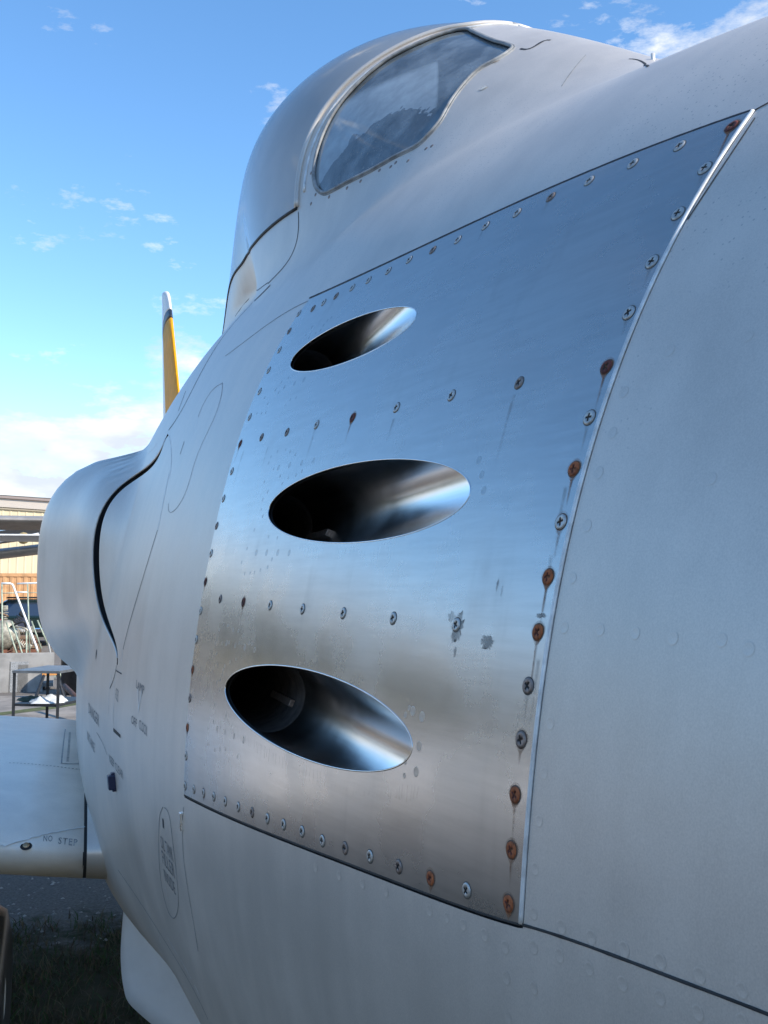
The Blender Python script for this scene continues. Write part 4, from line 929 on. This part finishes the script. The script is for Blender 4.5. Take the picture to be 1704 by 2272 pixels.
# a wood beyond the yard, out to starboard, that the bare metal mirrors
def far_wood():
    g2 = np.random.default_rng(11); V = []; F = []
    for k in range(64):
        a = math.radians(-50 + 122 * (k + g2.uniform(-.4, .4)) / 64); d = g2.uniform(66, 92); cx_, cy_ = -d * math.cos(a), 4 + d * math.sin(a); H = g2.uniform(6.5, 13)
        if cx_ > -20 and cy_ > 20: continue
        for _ in range(260):
            v = g2.normal(0, 1, 3); v /= np.linalg.norm(v); r = g2.uniform(.55, 1) ; c = np.array([cx_, cy_, G + H * .56]) + v * r * np.array([H * .36, H * .36, H * .44]); s = g2.uniform(.35, .8)
            u = g2.normal(0, 1, 3); u /= np.linalg.norm(u); w = np.cross(u, v); b0 = len(V)
            V += [tuple(c + s * u), tuple(c + s * w), tuple(c - s * u), tuple(c - s * w)]; F.append([b0, b0 + 1, b0 + 2, b0 + 3])
        b0 = len(V)
        for z, r in ((0, .3), (H * .4, .2)):
            V += [(cx_ + r * math.cos(q_), cy_ + r * math.sin(q_), G + z) for q_ in (0, 1.57, 3.14, 4.71)]
        F += [[b0 + j, b0 + (j + 1) % 4, b0 + 4 + (j + 1) % 4, b0 + 4 + j] for j in range(4)]
    o = mk('woodland', V, F, pbr('gum_foliage', (.055, .065, .035), .8, 0, .5, .6), kind='stuff', smooth=False); o['label'] = 'far belt of dull green trees bordering the yard'; o['category'] = 'trees'
far_wood()
# ------------------------------------------------------------------ things in the yard
def q(px, py, y): return at(px, py, y)
M_BLK_ = pbr('black_steel', (.022, .024, .028), .45, .3, .3, 20.)
# table of black angle iron
tb = thing('work_table', 'black steel work table with a lower shelf standing beyond the wing', 'table', (*at(95, 1597, 12.6)[:2], G))
fl = at(29, 1597, 12.6); fr2 = at(127, 1601, 12.35); bl = at(104, 1590, 13.35); br = bl + (fr2 - fl)
H_T, H_S = -.885, -1.27
cor = [fl, fr2, br, bl]
for c in cor:
    MB().box((c[0] - .017, c[1] - .017, G), (c[0] + .017, c[1] + .017, H_T - .01)).build('leg', M_BLK_, tb)
MB().box((fl[0] - .05, fl[1] - .05, G), (fl[0] + .05, fl[1] + .05, G + .012)).build('foot_plate', M_BLK_, tb)
def slab4(c, z0, z1, e=.02):
    mb = MB(); ce = np.mean(c, 0); o4 = [(p[0] + (p[0] - ce[0]) * e, p[1] + (p[1] - ce[1]) * e) for p in c]
    mb.add([(x, y, z0) for x, y in o4] + [(x, y, z1) for x, y in o4], [[3, 2, 1, 0], [4, 5, 6, 7]] + [[i, (i + 1) % 4, 4 + (i + 1) % 4, 4 + i] for i in range(4)]); return mb
slab4(cor, H_T - .03, H_T, .06).build('tabletop', pbr('table_sheet', (.16, .17, .18), .35, .5, .3, 6.), tb)
slab4(cor, H_S - .03, H_S, .03).build('shelf', M_BLK_, tb)
def cloth(name, c, sx, sy, h, mat, seed, lab):
    g2 = np.random.default_rng(seed); n = 18; V = []
    for i in range(n):
        for j in range(n):
            u, v = i / (n - 1) * 2 - 1, j / (n - 1) * 2 - 1; r = max(abs(u), abs(v)); zz = h * (1 - r ** 3) * (.55 + .45 * math.sin(5 * u + seed) * math.cos(4 * v + 2 * u)) + .004 + .015 * g2.random() * (r < .9)
            V.append((c[0] + u * sx * (1 + .12 * math.sin(4 * v + seed)), c[1] + v * sy * (1 + .12 * math.cos(3 * u)), c[2] + max(.002, zz)))
    F = [[i * n + j, (i + 1) * n + j, (i + 1) * n + j + 1, i * n + j + 1] for i in range(n - 1) for j in range(n - 1)]
    return tag(mk(name, V, F, mat), lab, 'cloth')
sc_ = (fr2 + br) / 2
cloth('white_cloth', (fr2[0] - .11, fr2[1] + .3, H_S), .20, .22, .08, pbr('white_cotton', (.62, .62, .60), .9), 1, 'crumpled white cloth lying on the lower shelf of the black table')
cloth('green_cloth', (fl[0] + .2, fl[1] + .35, H_S), .17, .2, .04, pbr('green_canvas', (.05, .07, .045), .9), 2, 'flat dark green cloth on the left end of the lower shelf')
# leaning brown pole
MB_ = MB().tube([at(143, 1522, 14.2), at(190, 1568, 13.2)], .035, 12); tag(MB_.build('brown_pole', pbr('brown_rusty_pipe', (.13, .065, .045), .7, .2, .4, 12.), None, True), 'brown rusty pole slanting past the right side of the table', 'pole')
# dark bin
b0 = at(190, 1519, 17.); bn = thing('waste_bin', 'big black bin half hidden behind the fuselage and the table', 'bin', (b0[0], b0[1], G))
MB().lathe([(.30, 0), (.36, .05), (.37, .62), (.39, .64), (.39, .68)], (b0[0] - .02, b0[1], G), 'Z', 28).build('body', M_BLK_, bn, True)
MB().lathe([(.395, 0), (.38, .04), (.2, .075), (.02, .085)], (b0[0] - .02, b0[1], G + .681), 'Z', 28).build('lid', M_BLK_, bn, True)
# sawhorse with an orange beam
s0 = at(112, 1527, 16.4); sw = thing('sawhorse', 'dark legged sawhorse with an orange beam behind the black table', 'sawhorse', (s0[0], s0[1], G))
MB().box((s0[0] - .13, s0[1] - .05, G + .36), (s0[0] + .13, s0[1] + .05, G + .46), None, .01).build('beam', pbr('orange_beam', (.62, .27, .07), .6, 0, .2, 20.), sw)
for sx in (-1, 1):
    for sy in (-1, 1): MB().tube([(s0[0] + sx * .10, s0[1] + sy * .03, G + .37), (s0[0] + sx * .22, s0[1] + sy * .22, G)], .024, 8).build('leg', M_BLK_, sw)
# long pale concrete block
M_CON = pbr('pale_concrete', (.27, .255, .235), .85, 0, .22, 3., .3, 30.)
b0 = at(30, 1517, 17.9); cb = thing('concrete_barrier', 'long pale concrete barrier across the yard behind the table', 'barrier', (b0[0] - 1.2, b0[1], G))
for i in range(3):
    x1 = at(118, 1517, 17.9)[0] - i * 1.63; mb = MB(); prof = [(0, .06), (.55, .06), (.55, .12), (.42, .22), (.36, .60), (.2, .62), (.19, .60), (.12, .22), (0, .12)]
    k = len(prof); xa, xb = x1 - 1.6, x1
    mb.add([(xa, b0[1] + p[0], G + p[1]) for p in prof] + [(xb, b0[1] + p[0], G + p[1]) for p in prof], [list(range(k)), list(range(2 * k - 1, k - 1, -1))] + [[j, k + j, k + (j + 1) % k, (j + 1) % k] for j in range(k)])
    mb.build('block', M_CON, cb)
    for xx in (xa + .25, xb - .25): MB().box((xx - .12, b0[1] + .05, G), (xx + .12, b0[1] + .5, G + .061)).build('foot', M_BLK_, cb)
# sheets of glass leaning on it
for i, px in enumerate((8, 40, 66)):
    p = at(px, 1519, 17.6); w = .1 + .05 * i; Mx = Matrix.Translation((p[0], p[1], G)) @ Matrix.Rotation(math.radians(-14), 4, 'X')
    o = MB().box((-w, -.01, 0), (w, .01, .56 - .05 * i), Mx, .003).build('leaning_sheet', (M_CON, M_SEALG, M_CON)[i])
    tag(o, ('pale tall board leaning at the left end of the concrete barrier', 'grey sheet leaning on the concrete barrier left of centre', 'pale board leaning on the concrete barrier nearest the bin')[i], 'sheet', 'sheets leaning on the barrier')
# rolling access stairs: pale green frame, white handrails
M_GRN = pbr('pale_green_steel', (.36, .40, .30), .55, .1, .3, 9.); M_WHT = pbr('white_rail_paint', (.86, .84, .80), .45)
st = thing('access_stairs', 'pale green rolling stairs with a sloping white handrail', 'stairs', (*at(70, 1525, 20)[:2], G))
Y = 20.
def bar(name, a, b, r, mat, ya=Y, yb=None): return MB().tube([at(*a, ya), at(*b, yb or ya)], r, 8).build(name, mat, st, True)
MB().tube([at(3, 1294.5, Y), at(22, 1294.5, Y), at(28, 1297, Y), at(81, 1436, Y), at(83, 1444, Y)], .020, 8).build('handrail', M_WHT, st, True)
MB().tube([at(38, 1295, Y + .9), at(84, 1293.5, Y + .9), at(88.5, 1297, Y + .9), at(90, 1340, Y + .9), at(112, 1450, Y + .9)], .017, 8).build('handrail', M_WHT, st, True)
bar('guard_rail', (36, 1314, ), (62, 1314), .014, M_WHT, Y + .9); bar('guard_rail', (3, 1316), (36, 1315.5), .010, M_GRN); bar('guard_rail', (62, 1315), (90, 1315), .008, M_GRN, Y + .9)
for a, b, yy in (((4, 1294), (6, 1500), Y), ((61, 1294), (66, 1450), Y + .9), ((14, 1380), (62, 1524), Y), ((26, 1378), (75, 1530), Y), ((70, 1378), (92, 1440), Y + .9), ((83, 1376), (107, 1432), Y + .9), ((59, 1400), (58, 1530), Y), ((84, 1440), (84, 1520), Y), ((140, 1478), (142, 1522), Y), ((128, 1480), (140, 1515), Y)):
    bar('frame_bar', a, b, .015, M_GRN, yy)
for k in range(4):
    f = .52 + k * .15; a = np.array((16, 1385)) * (1 - f) + np.array((64, 1528)) * f; b = np.array((72, 1384)) * (1 - f) + np.array((108, 1440)) * f
    p0, p1 = at(*a, Y), at(*b, Y + .9); p1[2] = p0[2]; p1[0] = p0[0] + .55; MB().box((p0[0], p0[1] - .08, p0[2] - .012), (p1[0], p0[1] + .12, p0[2] + .012)).build('tread', M_GRN, st)
bar('frame_bar', (44, 1500), (76, 1500), .012, M_GRN); bar('frame_bar', (52, 1524), (80, 1524), .012, M_GRN)
for px in (6, 58, 84): MB().lathe([(.02, -.025), (.06, -.025), (.06, .025), (.02, .025)], (at(px, 1500, Y)[0], Y, G + .06), 'X', 16).build('castor', M_BLK_, st, True)
# pile of engine scrap on a stand
M_SCR = [pbr('scrap_alloy', (.40, .36, .28), .5, .5, .4, 14.), pbr('scrap_brown', (.20, .12, .07), .7, .2, .4, 14.), pbr('scrap_dark', (.03, .03, .03), .6, .3), pbr('scrap_rust', (.32, .13, .06), .8)]
e0 = at(14, 1440, 24.); en = thing('engine_stand', 'old piston engine with pipes and pale rocker covers on a brown stand', 'engine', (e0[0], e0[1], G))
ec = at(10, 1408, 24.)
MB().lathe([(.1, -.3), (.3, -.25), (.34, 0), (.3, .25), (.12, .32)], tuple(ec), 'Y', 24).build('crankcase', M_SCR[0], en, True)
for k in range(9):
    a = 2 * math.pi * k / 9 + .2; dv = Vector((math.cos(a), 0, math.sin(a))); cyl = MB()
    for j in range(6):
        p = Vector(ec) + dv * (.3 + j * .045); cyl.tube([p, p + dv * .02], .085 if j % 2 == 0 else .065, 10)
    cc = cyl.build('cylinder', M_SCR[k % 2 * 2], en); p = Vector(ec) + dv * .6; MB().box((-.07, -.08, -.05), (.07, .08, .05), Matrix.Translation(p) @ Matrix.Rotation(-a + math.pi / 2, 4, 'Y'), .015).build('rocker_cover', M_SCR[(k * 2) % 4], en)
for k in range(10):
    a = rng.uniform(0, 6.28); b_ = a + rng.uniform(.4, 1.2); r1, r2 = rng.uniform(.35, .7), rng.uniform(.2, .6)
    MB().tube(catmull([(ec[0] + r1 * math.cos(a), ec[1] - .3, ec[2] + r1 * math.sin(a)), (ec[0] + .5 * math.cos((a + b_) / 2), ec[1] - .42, ec[2] + .5 * math.sin((a + b_) / 2)), (ec[0] + r2 * math.cos(b_), ec[1] - .3, ec[2] + r2 * math.sin(b_))], 6), .022, 8).build('pipe', M_SCR[k % 4], en, True)
MB().box((ec[0] - .8, ec[1] - .3, G + .10), (ec[0] + .9, ec[1] + .4, G + .22)).build('stand_bed', M_SCR[1], en)
for sx in (-.7, -.25, .25, .75): MB().box((ec[0] + sx - .05, ec[1] - .3, G), (ec[0] + sx + .05, ec[1] - .2, ec[2] - .2)).build('stand_leg', M_SCR[1], en)
# crates
M_WOODR = pbr('red_brown_timber', (.17, .065, .035), .85, 0, .4, 6.)
for i, (px, py0, py1, w, mt_, lab) in enumerate(((13, 1337, 1372, .5, M_WOODR, 'red brown crate standing by the left side of the dark car'), (45, 1408, 1432, .45, M_SCR[2], 'low dark brown crate in front of the dark car'))):
    yy = (34., 30.)[i]; p = at(px, py0, yy); hgt = p[2] - G; cr2 = thing('timber_crate', lab, 'crate', (p[0], yy, G))
    for k in range(4): MB().box((p[0] - w, yy - .5, G + hgt * k / 4), (p[0] + w, yy + .5, G + hgt * (k + 1) / 4 - .025), None, .008).build('plank', (M_WOODR, M_SCR[1])[k % 2], cr2)
# car seen from behind
cx0 = at(56, 1425, 33.); car = thing('parked_car', 'dark green estate car seen from behind with a chrome bumper', 'car', (cx0[0], cx0[1], G))
M_CAR = pbr('dark_green_car_paint', (.012, .028, .028), .18, .3, spec=.8); M_CG = pbr('car_glass', (.05, .07, .10), .05, .5, spec=.9); M_CHR = pbr('chrome', (.85, .85, .85), .12, 1.)
X0, Yc = cx0[0], 33.
def carsec(y, w0, w1, zt_, zw, zb): return [(X0 - w0, y, G + zb), (X0 - w0, y, G + zw), (X0 - w1, y, G + zt_ - .06), (X0 - w1 + .12, y, G + zt_), (X0 + w1 - .12, y, G + zt_), (X0 + w1, y, G + zt_ - .06), (X0 + w0, y, G + zw), (X0 + w0, y, G + zb)]
V, F = loft([carsec(33.0, .80, .76, .86, .80, .34), carsec(33.03, .83, .78, .90, .84, .30), carsec(33.22, .84, .70, 1.42, .90, .28), carsec(33.4, .84, .68, 1.47, .92, .28), carsec(35.2, .84, .68, 1.45, .92, .28), carsec(35.9, .84, .78, .95, .86, .28), carsec(37.0, .80, .74, .78, .7, .30)])
mk('body', V, F, M_CAR, car, smooth=False)
MB().add if False else None
mb = MB(); mb.add([(X0 - .66, 33.045, G + .94), (X0 + .66, 33.045, G + .94), (X0 + .60, 33.188, G + 1.36), (X0 - .60, 33.188, G + 1.36), (X0 - .66, 33.06, G + .935), (X0 + .66, 33.06, G + .935), (X0 + .60, 33.2, G + 1.365), (X0 - .60, 33.2, G + 1.365)], [[0, 1, 2, 3], [4, 7, 6, 5], [0, 4, 5, 1], [1, 5, 6, 2], [2, 6, 7, 3], [3, 7, 4, 0]])
mb.build('rear_window', M_CG, car)
for sx in (-1, 1):
    MB().box((X0 + sx * .74 - .07, 32.97, G + .62), (X0 + sx * .74 + .07, 33.03, G + .86), None, .015).build('tail_light', pbr('red_lens', (.45, .012, .015), .15), car)
    for yy in (33.65, 36.2):
        wl = MB().lathe([(.18, -.1), (.29, -.1), (.31, -.06), (.31, .06), (.29, .1), (.18, .1)], (X0 + sx * .74, yy, G + .31), 'X', 28).build('wheel', M_TYRE, car, True)
        MB().lathe([(.03, -.09), (.18, -.1), (.18, .1), (.03, .09)], (X0 + sx * .74, yy, G + .31), 'X', 20).build('rim', M_CHR, wl, True)
MB().box((X0 - .84, 32.84, G + .44), (X0 + .84, 32.96, G + .58), None, .03).build('rear_bumper', M_CHR, car)
MB().box((X0 - .26, 32.83, G + .47), (X0 + .26, 32.838, G + .56)).build('number_plate', M_PALE, car)
MB().tube([(X0 - .62, 33.9, G + 1.52), (X0 + .62, 33.9, G + 1.52)], .02, 8).tube([(X0 - .62, 33.5, G + 1.51), (X0 + .62, 33.5, G + 1.51)], .02, 8).build('roof_rack', M_BLK_, car)
mb = MB(); 
for k in range(40):
    a = 2 * math.pi * k / 40; mb.V.append((X0 - .1 + .29 * math.cos(a), 32.9, G + .70 + .22 * math.sin(a)))
for k in range(40):
    a = 2 * math.pi * k / 40; mb.V.append((X0 - .1 + .29 * math.cos(a), 33.02, G + .70 + .22 * math.sin(a)))
mb.F = [list(range(40))] + [[k, 40 + k, 40 + (k + 1) % 40, (k + 1) % 40] for k in range(40)]; mb.build('spare_wheel_cover', pbr('navy_cover', (.03, .035, .06), .5), car)
# shipping containers, corrugated
def container(px_r, y, lab, col, ln=12.2):
    top = at(50, 1272, y)[2]; xr = at(px_r, 1300, y)[0]; xl = xr - ln; ct = thing('shipping_container', lab, 'container', ((xl + xr) / 2, y, G), 'containers along the hangar')
    mt_ = pbr('container_paint', col, .6, .1, .16, 4.); mb = MB(); n = int(ln / .28); h0, h1 = G + .2, top - .14
    xs = []; 
    for k in range(n): x = xl + .1 + (ln - .2) * k / n; w = (ln - .2) / n; xs += [(x, 0), (x + w * .35, 0), (x + w * .5, .022), (x + w * .85, .022)]
    xs.append((xr - .1, 0)); V = [(x, y + d_, h0) for x, d_ in xs] + [(x, y + d_, h1) for x, d_ in xs]; k = len(xs); mb.add(V, [[i, i + 1, k + i + 1, k + i] for i in range(k - 1)]); mb.build('side_wall', mt_, ct)
    MB().box((xl, y - .02, h1), (xr, y + 2.4, top)).build('top_rail', mt_, ct); MB().box((xl, y - .02, G + .05), (xr, y + 2.4, h0)).build('bottom_rail', mt_, ct)
    for x in (xl, xr - .1): MB().box((x, y - .03, G), (x + .1, y + .1, top + .01)).build('corner_post', mt_, ct)
    MB().box((xl, y + 2.3, h0), (xr, y + 2.4, h1)).build('back_wall', mt_, ct)
container(120, 45., 'orange tan corrugated shipping container behind the dark car', (.62, .33, .15)); container(140 + 600, 45.3, 'orange tan corrugated shipping container hidden behind the aircraft nose', (.58, .30, .14))
# hangar with ribbed pale yellow cladding
hg = thing('hangar', 'pale yellow ribbed metal hangar with a shallow roof across the yard', 'building', (-6, 60, G))
HY = 60.; zl_, zr_ = at(-60, 1103, HY)[2], at(260, 1128, HY)[2]; xl, xr = at(-420, 1200, HY)[0], at(420, 1200, HY)[0]
def roof_z(x): return at(50, 1108, HY)[2] - .045 * (x - at(50, 1108, HY)[0]) - .0
M_CLAD = pbr('pale_yellow_cladding', (.76, .63, .40), .6, .0, .06, .8); nr = 64
mb = MB(); xs = []
for k in range(int((xr - xl) / .42)):
    x = xl + k * .42; xs += [(x, 0), (x + .30, 0), (x + .33, -.018), (x + .39, -.018)]
V = [(x, HY + d_, G) for x, d_ in xs] + [(x, HY + d_, roof_z(x) - .25) for x, d_ in xs]; k = len(xs)
mb.add(V, [[i, i + 1, k + i + 1, k + i] for i in range(k - 1)]); mb.build('wall', M_CLAD, hg)
for nm_, za, zb, dd, mt_ in (('barge_board', -.52, -.02, .14, pbr('fascia_beige', (.60, .52, .44), .5)), ('gutter', -.02, .14, .26, pbr('gutter_brown', (.34, .27, .24), .5)), ('girt_trim', -.64, -.55, .09, pbr('trim_tan', (.42, .35, .25), .6))):
    mb = MB(); mb.add([(xl, HY - dd, roof_z(xl) + za), (xr, HY - dd, roof_z(xr) + za), (xr, HY - dd, roof_z(xr) + zb), (xl, HY - dd, roof_z(xl) + zb), (xl, HY - .051, roof_z(xl) + za), (xr, HY - .051, roof_z(xr) + za), (xr, HY - .051, roof_z(xr) + zb), (xl, HY - .051, roof_z(xl) + zb)], [[0, 1, 2, 3], [4, 7, 6, 5], [0, 4, 5, 1], [1, 5, 6, 2], [2, 6, 7, 3], [3, 7, 4, 0]]); mb.build(nm_, mt_, hg)
mb = MB(); mb.add([(xl, HY - .3, roof_z(xl) + .15), (xr, HY - .3, roof_z(xr) + .15), (xr, HY + 25, roof_z(xr) + .5), (xl, HY + 25, roof_z(xl) + .5), (xl, HY + 25, G), (xr, HY + 25, G), (xr, HY, G), (xr, HY, roof_z(xr) + .1)], [[0, 1, 2, 3], [3, 2, 5, 4], [1, 7, 6, 5, 2]]); mb.build('roof', pbr('roof_sheet', (.4, .38, .36), .5), hg)
# parked twin-boom style aircraft whose wings cross the view
pa = thing('parked_aircraft', 'grey parked aircraft with a long wing in front of the hangar', 'aircraft', (-9.5, 32, G))
M_GREYW = pbr('grey_wing_paint', (.42, .42, .42), .5, .2, .15, 3.); M_UND = pbr('wing_underside_grey', (.30, .275, .25), .6, .1, .15, 3.)
def wing_beam(name, pa_, pb_, ya, yb, chord, th_, mat):
    a, b = at(*pa_, ya), at(*pb_, yb); secs = []
    for p, s in ((a, 1.), (b, 1.)):
        secs.append([(p[0], p[1] + chord * u, p[2] + th_ * (2.2 * math.sqrt(u) * (1 - u)) * sg - th_ * .3) for sg, uu in ((1, us), (-1, us[::-1][1:-1])) for u in uu])
    V, F = loft(secs); return mk(name, V, F, mat, pa, smooth=False)
wing_beam('wing', (-260, 1143), (190, 1150), 30., 30., 4.2, .22, M_UND)
wing_beam('tailplane', (-260, 1252), (190, 1200), 34., 34., 2.6, .20, M_GREYW)
a, b = at(-200, 1232, 36.), at(190, 1180, 36.)
mb = MB(); mb.add([(a[0], 36, a[2]), (b[0], 36, b[2]), (b[0], 36, b[2] + .42), (a[0], 36, a[2] + .42), (a[0], 36.4, a[2]), (b[0], 36.4, b[2]), (b[0], 36.4, b[2] + .42), (a[0], 36.4, a[2] + .42)], [[0, 1, 2, 3], [4, 7, 6, 5], [0, 4, 5, 1], [1, 5, 6, 2], [2, 6, 7, 3], [3, 7, 4, 0]]); mb.build('engine_bay', M_SCR[2], pa)
a, b = at(-200, 1206, 37.), at(110, 1165, 37.)
mb = MB(); mb.add([(a[0], 37, a[2]), (b[0], 37, b[2]), (b[0], 37, b[2] + .1), (a[0], 37, a[2] + .38), (a[0], 37.3, a[2]), (b[0], 37.3, b[2]), (b[0], 37.3, b[2] + .1), (a[0], 37.3, a[2] + .38)], [[0, 1, 2, 3], [4, 7, 6, 5], [0, 4, 5, 1], [1, 5, 6, 2], [2, 6, 7, 3], [3, 7, 4, 0]]); mb.build('cabin_glazing', pbr('blue_glazing', (.35, .5, .68), .12, .6), pa)
p = at(52, 1194, 35.); MB().lathe([(.02, -.2), (.16, -.16), (.2, 0), (.16, .2), (.02, .3)], tuple(p), 'Y', 12).build('yellow_spinner', pbr('ochre_paint', (.36, .26, .10), .6), pa, True)
MB().tube([at(-30, 1207, 35.6), at(86, 1184, 35.6)], .035, 8).build('strut', M_PALE, pa, True)
MB().lathe([(.1, -9), (.7, -6), (1.05, -2), (1.05, 3), (.6, 8), (.1, 10)], (-9.5, 32, G + 2.4), 'Y', 28).build('fuselage', M_GREYW, pa, True)
for x, yy in ((-10.8, 30.5), (-8.2, 30.5), (-9.5, 38.)):
    w_ = MB().lathe([(.2, -.12), (.4, -.12), (.45, 0), (.4, .12), (.2, .12)], (x, yy, G + .45), 'X', 24).build('wheel', M_TYRE, pa, True); MB().tube([(x, yy, G + .45), (x * .95 - .47, yy, G + 1.9)], .08, 10).build('gear_leg', M_GREYW, pa, True)
print('objects', len(bpy.data.objects), 'tris', sum(len(o.data.polygons) for o in bpy.data.objects if o.type == 'MESH'))
